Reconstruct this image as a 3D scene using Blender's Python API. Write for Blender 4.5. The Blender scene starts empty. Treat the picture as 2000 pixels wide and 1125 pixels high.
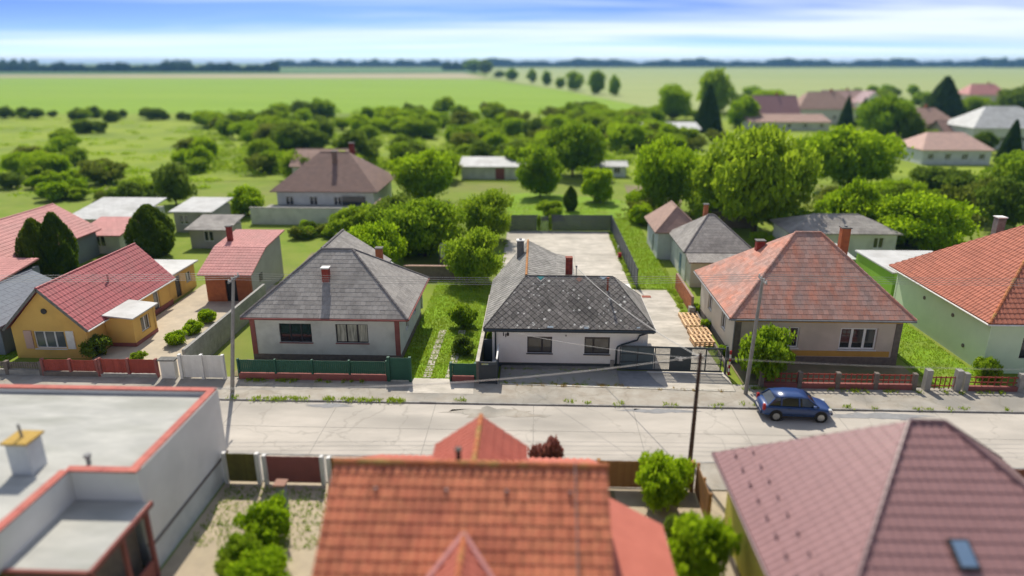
import bpy, bmesh, math, random
import numpy as np
from mathutils import Vector, Matrix, Euler
random.seed(7)
R = math.radians
scene = bpy.context.scene
COL = scene.collection

# ------------------------------------------------------------------ camera
CH, FPX, PITCH, YAW = 20.0, 1333.0, R(18.4), R(2.0)
cam_d = bpy.data.cameras.new('camera'); cam = bpy.data.objects.new('camera', cam_d); COL.objects.link(cam)
cam.location = (0, 0, CH); cam.rotation_euler = (R(90) - PITCH, 0, YAW)
cam_d.sensor_width = 36.0; cam_d.lens = FPX / 2000 * 36.0
cam_d.clip_start = 0.5; cam_d.clip_end = 60000
cam_d.dof.use_dof = True; cam_d.dof.focus_distance = 48.0; cam_d.dof.aperture_fstop = 0.024 / 0.38
scene.camera = cam

# ------------------------------------------------------------------ world, sun, exposure
SUN_EL, SUN_AZ = R(49), R(-12)
world = bpy.data.worlds.new('World'); scene.world = world; world.use_nodes = True
wn, wl = world.node_tree.nodes, world.node_tree.links
for n in list(wn): wn.remove(n)
def wnode(t, **k):
    n = wn.new(t)
    for a, b in k.items(): setattr(n, a, b)
    return n
wout = wnode('ShaderNodeOutputWorld'); wbg = wnode('ShaderNodeBackground'); wl.new(wbg.outputs[0], wout.inputs[0])
sky = wnode('ShaderNodeTexSky', sky_type='NISHITA'); sky.sun_disc = False
sky.sun_elevation = SUN_EL; sky.sun_rotation = SUN_AZ; sky.air_density = 1.0; sky.dust_density = 0.35; sky.ozone_density = 3.0
tc = wnode('ShaderNodeTexCoord'); sp = wnode('ShaderNodeSeparateXYZ'); wl.new(tc.outputs['Generated'], sp.inputs[0])
def wmath(op, a, b=None):
    n = wnode('ShaderNodeMath', operation=op)
    for i, v in enumerate((a, b)):
        if v is None: continue
        if isinstance(v, (int, float)): n.inputs[i].default_value = v
        else: wl.new(v, n.inputs[i])
    return n.outputs[0]
zz = wmath('MAXIMUM', sp.outputs[2], 0.0)
lift = wmath('MULTIPLY', wmath('SUBTRACT', 1.0, wmath('EXPONENT', wmath('MULTIPLY', zz, -15.0))), 0.62)   # a shallow, clear horizon band
cb = wnode('ShaderNodeCombineXYZ'); wl.new(sp.outputs[0], cb.inputs[0]); wl.new(sp.outputs[1], cb.inputs[1]); wl.new(wmath('ADD', zz, lift), cb.inputs[2])
nv = wnode('ShaderNodeVectorMath', operation='NORMALIZE'); wl.new(cb.outputs[0], nv.inputs[0]); wl.new(nv.outputs[0], sky.inputs[0])
# thin cirrus: noise on a plane high above, the same all round
inv = wmath('ADD', zz, 0.035)
cx = wmath('DIVIDE', sp.outputs[0], inv); cy = wmath('DIVIDE', sp.outputs[1], inv)
cc = wnode('ShaderNodeCombineXYZ'); wl.new(cx, cc.inputs[0]); wl.new(cy, cc.inputs[1])
mp = wnode('ShaderNodeMapping'); mp.inputs['Scale'].default_value = (0.16, 0.42, 1); mp.inputs['Rotation'].default_value = (0, 0, 0.35); mp.inputs['Location'].default_value = (7.1, 3.0, 0)
wl.new(cc.outputs[0], mp.inputs[0])
nz = wnode('ShaderNodeTexNoise'); nz.inputs['Scale'].default_value = 0.55; nz.inputs['Detail'].default_value = 7; nz.inputs['Roughness'].default_value = 0.52; nz.inputs['Distortion'].default_value = 0.5
wl.new(mp.outputs[0], nz.inputs[0])
cr = wnode('ShaderNodeMapRange'); cr.inputs[1].default_value = 0.40; cr.inputs[2].default_value = 0.62; cr.inputs[3].default_value = 0; cr.inputs[4].default_value = 0.88; cr.clamp = True
wl.new(nz.outputs[0], cr.inputs[0])
wmix = wnode('ShaderNodeMix', data_type='RGBA'); wl.new(cr.outputs[0], wmix.inputs[0]); wn1 = wnode('ShaderNodeVectorMath', operation='MULTIPLY'); wn1.inputs[1].default_value = (0.125, 0.125, 0.125); wl.new(sky.outputs[0], wn1.inputs[0]); whs = wnode('ShaderNodeGamma'); whs.inputs['Gamma'].default_value = 2.1; wl.new(wn1.outputs[0], whs.inputs['Color']); wn2 = wnode('ShaderNodeVectorMath', operation='MULTIPLY'); wn2.inputs[1].default_value = (6.4, 6.4, 6.4); wl.new(whs.outputs[0], wn2.inputs[0])
whz = wnode('ShaderNodeMix', data_type='RGBA'); wl.new(wmath('MULTIPLY', wmath('EXPONENT', wmath('MULTIPLY', zz, -32.0)), 0.95), whz.inputs[0]); wl.new(wn2.outputs[0], whz.inputs[6]); whz.inputs[7].default_value = (3.2, 3.75, 4.3, 1); wl.new(whz.outputs[2], wmix.inputs[6]); wmix.inputs[7].default_value = (4.0, 4.4, 4.85, 1)
wl.new(wmix.outputs[2], wbg.inputs[0]); wbg.inputs[1].default_value = 0.132

sun_d = bpy.data.lights.new('sun', 'SUN'); sun = bpy.data.objects.new('sun', sun_d); COL.objects.link(sun)
sun_d.energy = 2.7; sun_d.angle = R(0.53); sun_d.color = (1.0, 0.93, 0.80)
sv = Vector((math.sin(SUN_AZ) * math.cos(SUN_EL), math.cos(SUN_AZ) * math.cos(SUN_EL), math.sin(SUN_EL)))
sun.rotation_euler = sv.to_track_quat('Z', 'Y').to_euler(); sun.location = (0, 60, 80)

scene.render.engine = 'CYCLES'
scene.cycles.use_denoising = True
scene.cycles.max_bounces = 7; scene.cycles.diffuse_bounces = 5; scene.cycles.glossy_bounces = 2
scene.cycles.transmission_bounces = 3; scene.cycles.transparent_max_bounces = 6; scene.cycles.volume_bounces = 0
scene.cycles.caustics_reflective = False; scene.cycles.caustics_refractive = False
vs = scene.view_settings
vs.view_transform = 'Standard'; vs.look = 'None'; vs.gamma = 1.0; vs.use_curve_mapping = False; vs.exposure = 0.95

# ------------------------------------------------------------------ pixel -> place helpers
def ray(px, py):
    dx, dy = (px - 1000) / FPX, -(py - 562.5) / FPX
    c, s = math.cos(PITCH), math.sin(PITCH)
    x, y, z = dx, c + dy * s, -s + dy * c
    cy_, sy_ = math.cos(YAW), math.sin(YAW)
    return Vector((x * cy_ - y * sy_, x * sy_ + y * cy_, z))
def G(px, py, z=0.0):
    r = ray(px, py); return Vector((0, 0, CH)) + r * ((z - CH) / r.z)
def PY(px, py, Y):
    r = ray(px, py); return Vector((0, 0, CH)) + r * (Y / r.y)

# ------------------------------------------------------------------ materials
def new_mat(name):
    m = bpy.data.materials.new(name); m.use_nodes = True
    nt = m.node_tree
    return m, nt.nodes, nt.links, nt.nodes['Principled BSDF']
MATS = {}
def pm(name, c1, c2=None, scale=1.5, rough=0.85, bump=0.0, bscale=12.0, rnd=0.0, stain=None, sscale=0.3, samt=0.5, metal=0.0, spec=0.3, stretch=(1, 1, 1), spots=None, spot_scale=5.0, spot_size=0.16, contrast=(0.35, 0.65)):
    """colours: c1..c2 by noise, per-piece random value, large stains, round spots (lichen)"""
    m, N, L, b = new_mat(name)
    b.inputs['Roughness'].default_value = rough; b.inputs['Metallic'].default_value = metal
    b.inputs['Specular IOR Level'].default_value = spec
    geo = N.new('ShaderNodeNewGeometry'); mp = N.new('ShaderNodeMapping'); mp.inputs['Scale'].default_value = stretch
    L.new(geo.outputs['Position'], mp.inputs[0])
    c2 = c2 or tuple(x * 0.8 for x in c1)
    nz = N.new('ShaderNodeTexNoise'); nz.inputs['Scale'].default_value = scale; nz.inputs['Detail'].default_value = 6; nz.inputs['Roughness'].default_value = 0.62
    L.new(mp.outputs[0], nz.inputs[0])
    mr = N.new('ShaderNodeMapRange'); mr.inputs[1].default_value = contrast[0]; mr.inputs[2].default_value = contrast[1]; L.new(nz.outputs[0], mr.inputs[0])
    mx = N.new('ShaderNodeMix'); mx.data_type = 'RGBA'; L.new(mr.outputs[0], mx.inputs[0]); mx.inputs[6].default_value = (*c1, 1); mx.inputs[7].default_value = (*c2, 1)
    out = mx.outputs[2]
    if stain:
        n2 = N.new('ShaderNodeTexNoise'); n2.inputs['Scale'].default_value = sscale; n2.inputs['Detail'].default_value = 4
        L.new(mp.outputs[0], n2.inputs[0])
        m2 = N.new('ShaderNodeMapRange'); m2.inputs[1].default_value = 0.48; m2.inputs[2].default_value = 0.68; m2.inputs[4].default_value = samt; L.new(n2.outputs[0], m2.inputs[0])
        x2 = N.new('ShaderNodeMix'); x2.data_type = 'RGBA'; L.new(m2.outputs[0], x2.inputs[0]); L.new(out, x2.inputs[6]); x2.inputs[7].default_value = (*stain, 1); out = x2.outputs[2]
    if spots:
        vo = N.new('ShaderNodeTexVoronoi'); vo.inputs['Scale'].default_value = spot_scale; L.new(geo.outputs['Position'], vo.inputs[0])
        n3 = N.new('ShaderNodeTexNoise'); n3.inputs['Scale'].default_value = 9; L.new(geo.outputs['Position'], n3.inputs[0])
        sb = N.new('ShaderNodeMath'); sb.operation = 'MULTIPLY_ADD'; L.new(n3.outputs[0], sb.inputs[0]); sb.inputs[1].default_value = 0.22; L.new(vo.outputs['Distance'], sb.inputs[2])
        sr = N.new('ShaderNodeSeparateColor'); L.new(vo.outputs['Color'], sr.inputs[0])
        gt = N.new('ShaderNodeMath'); gt.operation = 'MULTIPLY'; L.new(sr.outputs[0], gt.inputs[0]); gt.inputs[1].default_value = spot_size * 2.2
        ls = N.new('ShaderNodeMath'); ls.operation = 'LESS_THAN'; L.new(sb.outputs[0], ls.inputs[0]); L.new(gt.outputs[0], ls.inputs[1])
        x3 = N.new('ShaderNodeMix'); x3.data_type = 'RGBA'; L.new(ls.outputs[0], x3.inputs[0]); L.new(out, x3.inputs[6]); x3.inputs[7].default_value = (*spots, 1); out = x3.outputs[2]
    if rnd:
        oi = N.new('ShaderNodeObjectInfo'); ad = N.new('ShaderNodeMath'); ad.operation = 'ADD'
        L.new(oi.outputs['Random'], ad.inputs[0]); L.new(geo.outputs['Random Per Island'], ad.inputs[1])
        fr = N.new('ShaderNodeMath'); fr.operation = 'FRACT'; L.new(ad.outputs[0], fr.inputs[0])
        rm = N.new('ShaderNodeMapRange'); rm.inputs[3].default_value = 1 - rnd; rm.inputs[4].default_value = 1 + rnd; L.new(fr.outputs[0], rm.inputs[0])
        hs = N.new('ShaderNodeHueSaturation'); L.new(rm.outputs[0], hs.inputs['Value']); L.new(out, hs.inputs['Color']); out = hs.outputs[0]
    L.new(out, b.inputs['Base Color'])
    if bump:
        nb = N.new('ShaderNodeTexNoise'); nb.inputs['Scale'].default_value = bscale; nb.inputs['Detail'].default_value = 5; L.new(mp.outputs[0], nb.inputs[0])
        bp = N.new('ShaderNodeBump'); bp.inputs['Strength'].default_value = bump; bp.inputs['Distance'].default_value = 0.03; L.new(nb.outputs[0], bp.inputs['Height']); L.new(bp.outputs[0], b.inputs['Normal'])
    MATS[name] = m
    return m
def leaf_mat(name, c1, c2, trans=0.35):
    m, N, L, b = new_mat(name); N.remove(b)
    out = N['Material Output']
    geo = N.new('ShaderNodeNewGeometry'); oi = N.new('ShaderNodeObjectInfo')
    nz = N.new('ShaderNodeTexNoise'); nz.inputs['Scale'].default_value = 0.9; L.new(geo.outputs['Position'], nz.inputs[0])
    a1 = N.new('ShaderNodeMath'); a1.operation = 'MULTIPLY_ADD'; L.new(geo.outputs['Random Per Island'], a1.inputs[0]); a1.inputs[1].default_value = 0.45; L.new(nz.outputs[0], a1.inputs[2])
    a2 = N.new('ShaderNodeMath'); a2.operation = 'MULTIPLY_ADD'; L.new(oi.outputs['Random'], a2.inputs[0]); a2.inputs[1].default_value = 0.5; L.new(a1.outputs[0], a2.inputs[2])
    mr = N.new('ShaderNodeMapRange'); mr.inputs[1].default_value = 0.45; mr.inputs[2].default_value = 1.25; L.new(a2.outputs[0], mr.inputs[0])
    mx = N.new('ShaderNodeMix'); mx.data_type = 'RGBA'; L.new(mr.outputs[0], mx.inputs[0]); mx.inputs[6].default_value = (*c1, 1); mx.inputs[7].default_value = (*c2, 1)
    d = N.new('ShaderNodeBsdfDiffuse'); t = N.new('ShaderNodeBsdfTranslucent'); s = N.new('ShaderNodeMixShader'); s.inputs[0].default_value = trans
    L.new(mx.outputs[2], d.inputs[0])
    hs = N.new('ShaderNodeHueSaturation'); hs.inputs['Value'].default_value = 1.5; hs.inputs['Hue'].default_value = 0.49; L.new(mx.outputs[2], hs.inputs['Color']); L.new(hs.outputs[0], t.inputs[0])
    L.new(d.outputs[0], s.inputs[1]); L.new(t.outputs[0], s.inputs[2]); L.new(s.outputs[0], out.inputs[0])
    MATS[name] = m
    return m
def glass_mat(name, tint=(0.02, 0.024, 0.028), rough=0.06):
    m, N, L, b = new_mat(name)
    b.inputs['Base Color'].default_value = (*tint, 1); b.inputs['Roughness'].default_value = rough; b.inputs['Specular IOR Level'].default_value = 0.9
    nz = N.new('ShaderNodeTexNoise'); nz.inputs['Scale'].default_value = 1.2
    bp = N.new('ShaderNodeBump'); bp.inputs['Strength'].default_value = 0.04; L.new(nz.outputs[0], bp.inputs['Height']); L.new(bp.outputs[0], b.inputs['Normal'])
    MATS[name] = m
    return m

# ------------------------------------------------------------------ mesh collector and object helpers
ORI = {}
class MB:
    def __init__(s): s.v = []; s.f = []
    def add(s, vs_, fs):
        o = len(s.v); s.v += [tuple(p) for p in vs_]; s.f += [tuple(i + o for i in f) for f in fs]; return s
    def box(s, x0, x1, y0, y1, z0, z1):
        return s.add([(x0, y0, z0), (x1, y0, z0), (x1, y1, z0), (x0, y1, z0), (x0, y0, z1), (x1, y0, z1), (x1, y1, z1), (x0, y1, z1)],
                     [(0, 3, 2, 1), (4, 5, 6, 7), (0, 1, 5, 4), (1, 2, 6, 5), (2, 3, 7, 6), (3, 0, 4, 7)])
    def bar(s, p, q, w, h, up=(0, 0, 1)):
        p, q = Vector(p), Vector(q); d = (q - p).normalized(); up = Vector(up)
        sd = d.cross(up)
        if sd.length < 1e-4: sd = d.cross(Vector((0, 1, 0)))
        sd.normalize(); u = sd.cross(d).normalized()
        a, b = sd * w / 2, u * h / 2
        vs_ = [p - a - b, p + a - b, p + a + b, p - a + b, q - a - b, q + a - b, q + a + b, q - a + b]
        return s.add(vs_, [(0, 1, 2, 3), (7, 6, 5, 4), (0, 4, 5, 1), (1, 5, 6, 2), (2, 6, 7, 3), (3, 7, 4, 0)])
    def tube(s, pts, r, n=8, r1=None, caps=True):
        pts = [Vector(p) for p in pts]; k = len(pts); o = len(s.v); ref = None
        for i, p in enumerate(pts):
            d = (pts[min(i + 1, k - 1)] - pts[max(i - 1, 0)]).normalized()
            if ref is None:
                ref = Vector((0, 0, 1)) if abs(d.z) < 0.9 else Vector((1, 0, 0))
            a = d.cross(ref).normalized(); b = a.cross(d).normalized(); ref = b
            rr = r if r1 is None else r + (r1 - r) * i / max(1, k - 1)
            for j in range(n):
                t = 2 * math.pi * j / n
                s.v.append(tuple(p + a * math.cos(t) * rr + b * math.sin(t) * rr))
        for i in range(k - 1):
            for j in range(n):
                s.f.append((o + i * n + j, o + i * n + (j + 1) % n, o + (i + 1) * n + (j + 1) % n, o + (i + 1) * n + j))
        if caps:
            s.f.append(tuple(o + j for j in reversed(range(n)))); s.f.append(tuple(o + (k - 1) * n + j for j in range(n)))
        return s
    def prism(s, poly, d):
        """polygon (3D points) pushed by vector d"""
        n = len(poly); poly = [Vector(p) for p in poly]; d = Vector(d)
        vs_ = poly + [p + d for p in poly]
        fs = [tuple(range(n)), tuple(reversed(range(n, 2 * n)))] + [(i, i + n, (i + 1) % n + n, (i + 1) % n) for i in range(n)]
        return s.add(vs_, fs)
    def quad(s, *p): return s.add(p, [tuple(range(len(p)))])
    def loft(s, rings, caps=True):
        o = len(s.v); n = len(rings[0])
        for rg in rings: s.v += [tuple(p) for p in rg]
        for i in range(len(rings) - 1):
            for j in range(n):
                s.f.append((o + i * n + j, o + i * n + (j + 1) % n, o + (i + 1) * n + (j + 1) % n, o + (i + 1) * n + j))
        if caps:
            s.f.append(tuple(o + j for j in reversed(range(n)))); s.f.append(tuple(o + (len(rings) - 1) * n + j for j in range(n)))
        return s
    def mesh(s, name, off=(0, 0, 0), fix=True):
        me = bpy.data.meshes.new(name)
        ox, oy, oz = off
        me.from_pydata([(x - ox, y - oy, z - oz) for x, y, z in s.v], [], s.f)
        if fix:
            bm = bmesh.new(); bm.from_mesh(me); bmesh.ops.recalc_face_normals(bm, faces=bm.faces); bm.to_mesh(me); bm.free()
        me.update(); return me
    def build(s, name, mat, parent=None, origin=None, bevel=0.0, smooth=False, fix=True):
        off = ORI[parent] if parent is not None else Vector(origin or (0, 0, 0))
        me = s.mesh(name, off, fix)
        return link(name, me, mat, parent, origin=off, bevel=bevel, smooth=smooth)
def link(name, me, mat, parent=None, origin=(0, 0, 0), bevel=0.0, smooth=False):
    o = bpy.data.objects.new(name, me); COL.objects.link(o)
    if mat is not None and not me.materials: me.materials.append(MATS[mat] if isinstance(mat, str) else mat)
    ORI[o] = Vector(origin)
    if parent is not None: o.parent = parent
    else: o.location = origin
    if bevel:
        b = o.modifiers.new('bevel', 'BEVEL'); b.width = bevel; b.segments = 2; b.limit_method = 'ANGLE'
    if smooth: me.polygons.foreach_set('use_smooth', [True] * len(me.polygons))
    return o
def thing(name, label, cat, loc=(0, 0, 0), group=None):
    o = bpy.data.objects.new(name, None); COL.objects.link(o); o.location = loc; o.empty_display_size = 0.3
    ORI[o] = Vector(loc); tag(o, label, cat, group); return o
def tag(o, label, cat, group=None):
    o['label'] = label; o['category'] = cat
    if group: o['group'] = group
    return o
def struct(o): o['kind'] = 'structure'; return o
def stuff(o): o['kind'] = 'stuff'; return o
def copy_tree(o, parent=None):
    c = o.copy(); COL.objects.link(c); ORI[c] = ORI[o]
    if parent is not None: c.parent = parent
    for ch in list(o.children): copy_tree(ch, c)
    return c

# ------------------------------------------------------------------ palette
pm('grass', (0.14, 0.215, 0.012), (0.20, 0.25, 0.03), 0.35, 1.0, 0.5, 6, stain=(0.20, 0.18, 0.07), sscale=0.06, samt=0.55)
pm('lawn', (0.15, 0.27, 0.008), (0.20, 0.33, 0.016), 0.8, 1.0, 0.6, 14, stain=(0.20, 0.20, 0.06), sscale=0.35, samt=0.5)
pm('meadow', (0.19, 0.265, 0.012), (0.24, 0.30, 0.025), 0.12, 1.0, 0.3, 4, stain=(0.09, 0.15, 0.02), sscale=0.05, samt=0.6)
pm('crop', (0.17, 0.285, 0.006), (0.20, 0.32, 0.010), 0.02, 1.0, stretch=(0.3, 2.2, 1), stain=(0.22, 0.32, 0.02), sscale=0.004, samt=0.7)
pm('crop_pale', (0.27, 0.31, 0.11), (0.30, 0.35, 0.12), 0.015, 1.0, stretch=(0.3, 2.5, 1), stain=(0.22, 0.30, 0.08), sscale=0.003, samt=0.7)
pm('crop_dark', (0.07, 0.16, 0.035), (0.09, 0.18, 0.05), 0.004, 1.0, stretch=(0.3, 2, 1))
pm('stubble', (0.40, 0.34, 0.20), (0.34, 0.31, 0.17), 0.02, 1.0)
pm('road', (0.50, 0.455, 0.40), (0.41, 0.375, 0.33), 0.5, 0.9, 0.2, 20, stain=(0.29, 0.27, 0.24), sscale=0.19, samt=0.7, stretch=(0.5, 1.4, 1))
pm('verge', (0.32, 0.28, 0.23), (0.41, 0.38, 0.33), 0.9, 0.95, 0.3, 14, stain=(0.22, 0.21, 0.19), sscale=0.25, samt=0.8)
pm('kerb', (0.33, 0.32, 0.30), (0.22, 0.21, 0.20), 2.5, 0.9, 0.2, 20, rnd=0.1)
pm('edging', (0.62, 0.59, 0.52), (0.5, 0.47, 0.4), 3, 0.9, 0.2, 20, rnd=0.1)
pm('concrete', (0.57, 0.52, 0.45), (0.40, 0.365, 0.31), 1.3, 0.9, 0.2, 25, stain=(0.30, 0.275, 0.235), sscale=0.33, samt=0.75, rnd=0.05, stretch=(0.6, 1.2, 1))
pm('concrete_old', (0.36, 0.345, 0.32), (0.28, 0.27, 0.25), 2, 0.92, 0.3, 20, stain=(0.20, 0.195, 0.18), sscale=0.8, samt=0.6)
pm('asphalt_patch', (0.29, 0.29, 0.295), (0.24, 0.24, 0.245), 3, 0.92, 0.3, 30, stain=(0.2, 0.2, 0.2), sscale=1.0, samt=0.5)
pm('garden_paving', (0.46, 0.38, 0.27), (0.39, 0.32, 0.235), 1.5, 0.95, 0.3, 14, stain=(0.30, 0.26, 0.18), sscale=0.4, samt=0.5)
pm('drive_tan', (0.52, 0.44, 0.33), (0.44, 0.37, 0.28), 1.5, 0.95, 0.2, 14, stain=(0.36, 0.31, 0.24), sscale=0.5, samt=0.5)
pm('dirt', (0.27, 0.21, 0.13), (0.20, 0.17, 0.10), 0.8, 1.0, 0.5, 8, stain=(0.12, 0.15, 0.04), sscale=0.3, samt=0.7)
# thin wandering cracks in the road concrete
def add_cracks(name, scale, width, col):
    m = MATS[name]; N, L = m.node_tree.nodes, m.node_tree.links; b = N['Principled BSDF']; src = b.inputs['Base Color'].links[0].from_socket
    g = N.new('ShaderNodeNewGeometry'); nz = N.new('ShaderNodeTexNoise'); nz.inputs['Scale'].default_value = 0.8; nz.inputs['Detail'].default_value = 4; L.new(g.outputs['Position'], nz.inputs[0])
    ad = N.new('ShaderNodeVectorMath'); ad.operation = 'MULTIPLY_ADD'; L.new(nz.outputs['Color'], ad.inputs[0]); ad.inputs[1].default_value = (2.2, 2.2, 0); L.new(g.outputs['Position'], ad.inputs[2])
    vo = N.new('ShaderNodeTexVoronoi'); vo.feature = 'DISTANCE_TO_EDGE'; vo.inputs['Scale'].default_value = scale; L.new(ad.outputs[0], vo.inputs[0])
    mr = N.new('ShaderNodeMapRange'); mr.inputs[1].default_value = 0.0; mr.inputs[2].default_value = width; mr.inputs[3].default_value = 0.32; mr.inputs[4].default_value = 0.0; L.new(vo.outputs['Distance'], mr.inputs[0])
    mx = N.new('ShaderNodeMix'); mx.data_type = 'RGBA'; L.new(mr.outputs[0], mx.inputs[0]); L.new(src, mx.inputs[6]); mx.inputs[7].default_value = (*col, 1); L.new(mx.outputs[2], b.inputs['Base Color'])
add_cracks('road', 0.17, 0.010, (0.19, 0.175, 0.15)); add_cracks('verge', 0.3, 0.02, (0.16, 0.15, 0.11)); add_cracks('concrete', 0.22, 0.007, (0.2, 0.185, 0.15))
# setts
def setts_mat():
    m, N, L, b = new_mat('setts'); b.inputs['Roughness'].default_value = 0.92
    g = N.new('ShaderNodeNewGeometry')
    br = N.new('ShaderNodeTexBrick'); br.inputs['Scale'].default_value = 1.0
    br.inputs['Brick Width'].default_value = 0.21; br.inputs['Row Height'].default_value = 0.17; br.inputs['Mortar Size'].default_value = 0.022; br.inputs['Mortar Smooth'].default_value = 0.3
    br.inputs['Color1'].default_value = (0.52, 0.49, 0.44, 1); br.inputs['Color2'].default_value = (0.37, 0.35, 0.315, 1); br.inputs['Mortar'].default_value = (0.10, 0.10, 0.07, 1)
    L.new(g.outputs['Position'], br.inputs[0])
    nz = N.new('ShaderNodeTexNoise'); nz.inputs['Scale'].default_value = 1.2; nz.inputs['Detail'].default_value = 5; L.new(g.outputs['Position'], nz.inputs[0])
    mr = N.new('ShaderNodeMapRange'); mr.inputs[1].default_value = 0.55; mr.inputs[2].default_value = 0.75; mr.inputs[4].default_value = 0.45; L.new(nz.outputs[0], mr.inputs[0])
    mx = N.new('ShaderNodeMix'); mx.data_type = 'RGBA'; L.new(mr.outputs[0], mx.inputs[0]); L.new(br.outputs[0], mx.inputs[6]); mx.inputs[7].default_value = (0.20, 0.22, 0.10, 1)
    L.new(mx.outputs[2], b.inputs['Base Color'])
    bp = N.new('ShaderNodeBump'); bp.inputs['Strength'].default_value = 0.7; bp.inputs['Distance'].default_value = 0.02; bp.invert = True; L.new(br.outputs['Fac'], bp.inputs['Height']); L.new(bp.outputs[0], b.inputs['Normal'])
    MATS['setts'] = m
setts_mat()
pm('white_render', (0.86, 0.855, 0.84), (0.81, 0.80, 0.785), 1.2, 0.9, 0.12, 40, stain=(0.74, 0.73, 0.70), sscale=0.7, samt=0.35)
pm('anthracite', (0.045, 0.058, 0.068), (0.036, 0.047, 0.056), 2, 0.5, spec=0.4)
pm('plinth_grey', (0.075, 0.085, 0.09), (0.06, 0.068, 0.074), 2, 0.8, 0.1, 30)
pm('frame_brown', (0.035, 0.03, 0.032), (0.045, 0.04, 0.042), 4, 0.45)
pm('shutter_brown', (0.10, 0.085, 0.08), (0.085, 0.07, 0.066), 6, 0.6)
glass_mat('pane')
glass_mat('pane_reflect_tint', (0.085, 0.08, 0.072), 0.08)  # brownish street reflection put into the glass base colour
glass_mat('pane_light', (0.10, 0.12, 0.13), 0.12)
pm('white_frame', (0.78, 0.78, 0.77), (0.7, 0.7, 0.69), 3, 0.5)
pm('curtain', (0.62, 0.60, 0.48), (0.22, 0.22, 0.18), 4, 0.8, stretch=(2, 2, 0.2))
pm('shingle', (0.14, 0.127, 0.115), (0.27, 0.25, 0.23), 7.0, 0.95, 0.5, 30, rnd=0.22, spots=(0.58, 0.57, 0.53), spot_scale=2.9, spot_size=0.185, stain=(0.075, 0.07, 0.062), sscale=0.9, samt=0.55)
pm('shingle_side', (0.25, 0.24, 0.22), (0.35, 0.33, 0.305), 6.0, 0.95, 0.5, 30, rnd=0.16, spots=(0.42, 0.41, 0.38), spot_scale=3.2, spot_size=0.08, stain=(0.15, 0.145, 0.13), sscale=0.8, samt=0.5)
pm('ridge_orange', (0.47, 0.22, 0.075), (0.34, 0.15, 0.05), 5, 0.85, 0.3, 20, rnd=0.15)
pm('ridge_dark', (0.07, 0.065, 0.06), (0.12, 0.11, 0.10), 5, 0.9, 0.3, 20, rnd=0.2)
pm('chimney_grey', (0.20, 0.195, 0.185), (0.12, 0.118, 0.11), 5, 0.95, 0.4, 25)
pm('cap_white', (0.78, 0.77, 0.74), (0.66, 0.65, 0.62), 4, 0.8)
pm('mortar', (0.34, 0.24, 0.19), (0.28, 0.2, 0.16), 6, 0.95)
pm('brick_red', (0.30, 0.055, 0.035), (0.21, 0.035, 0.028), 3.5, 0.85, 0.3, 30, rnd=0.25)
pm('brick_orange', (0.43, 0.15, 0.06), (0.33, 0.11, 0.05), 3, 0.9, 0.3, 30, rnd=0.2)
pm('patch_blue', (0.34, 0.43, 0.50), (0.42, 0.50, 0.56), 4, 0.7)
pm('patch_teal', (0.0, 0.30, 0.31), (0.0, 0.26, 0.28), 4, 0.6)
pm('patch_white', (0.62, 0.60, 0.56), (0.5, 0.48, 0.45), 6, 0.8)
pm('patch_terracotta', (0.33, 0.18, 0.13), (0.28, 0.16, 0.12), 6, 0.9)
pm('rust', (0.30, 0.075, 0.04), (0.2, 0.06, 0.04), 8, 0.8, 0.2, 30)
pm('black', (0.012, 0.012, 0.012), None, 2, 0.6)
pm('lead', (0.25, 0.25, 0.25), (0.2, 0.2, 0.2), 4, 0.6)
pm('pallet_wood', (0.72, 0.50, 0.30), (0.60, 0.38, 0.20), 4, 0.85, 0.15, 30, rnd=0.16, stretch=(1, 0.3, 1))
pm('pole_wood', (0.075, 0.045, 0.035), (0.05, 0.034, 0.027), 6, 0.9, 0.4, 30, stretch=(1, 1, 0.15))
pm('pole_concrete', (0.30, 0.29, 0.27), (0.22, 0.21, 0.20), 3, 0.9, 0.2, 20)
pm('wire', (0.50, 0.49, 0.46), (0.42, 0.41, 0.39), 2, 0.6)
pm('wire_dark', (0.06, 0.06, 0.06), None, 2, 0.6)
pm('porcelain', (0.7, 0.69, 0.66), None, 2, 0.3)
pm('tile_grey', (0.29, 0.27, 0.25), (0.35, 0.325, 0.30), 3.5, 0.95, 0.4, 25, rnd=0.13, stain=(0.19, 0.175, 0.165), sscale=0.5, samt=0.6)
pm('tile_grey_dark', (0.165, 0.15, 0.145), (0.205, 0.19, 0.185), 3.5, 0.95, 0.4, 25, rnd=0.13)
pm('tile_weathered', (0.53, 0.225, 0.155), (0.44, 0.27, 0.225), 1.4, 0.92, 0.4, 25, rnd=0.16, stain=(0.36, 0.25, 0.22), sscale=0.55, samt=0.9, stretch=(1.3, 0.5, 0.5))
pm('tile_salmon', (0.47, 0.17, 0.11), (0.41, 0.15, 0.10), 2, 0.85, 0.3, 25, rnd=0.10, stain=(0.33, 0.12, 0.08), sscale=0.4, samt=0.4)
pm('tile_red', (0.55, 0.165, 0.09), (0.62, 0.225, 0.115), 3.0, 0.8, 0.3, 30, rnd=0.17, stain=(0.38, 0.11, 0.07), sscale=0.7, samt=0.55)
pm('tile_red_smooth', (0.50, 0.15, 0.105), (0.45, 0.13, 0.09), 1.2, 0.75, 0.1, 20, rnd=0.05)
pm('ridge_red', (0.48, 0.15, 0.06), (0.38, 0.12, 0.06), 4, 0.85, 0.3, 20, rnd=0.12, stain=(0.32, 0.25, 0.07), sscale=1.6, samt=0.7)
pm('roof_crimson', (0.42, 0.11, 0.115), (0.37, 0.095, 0.10), 1.5, 0.6, rnd=0.08, stain=(0.33, 0.11, 0.105), sscale=0.6, samt=0.6)
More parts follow.
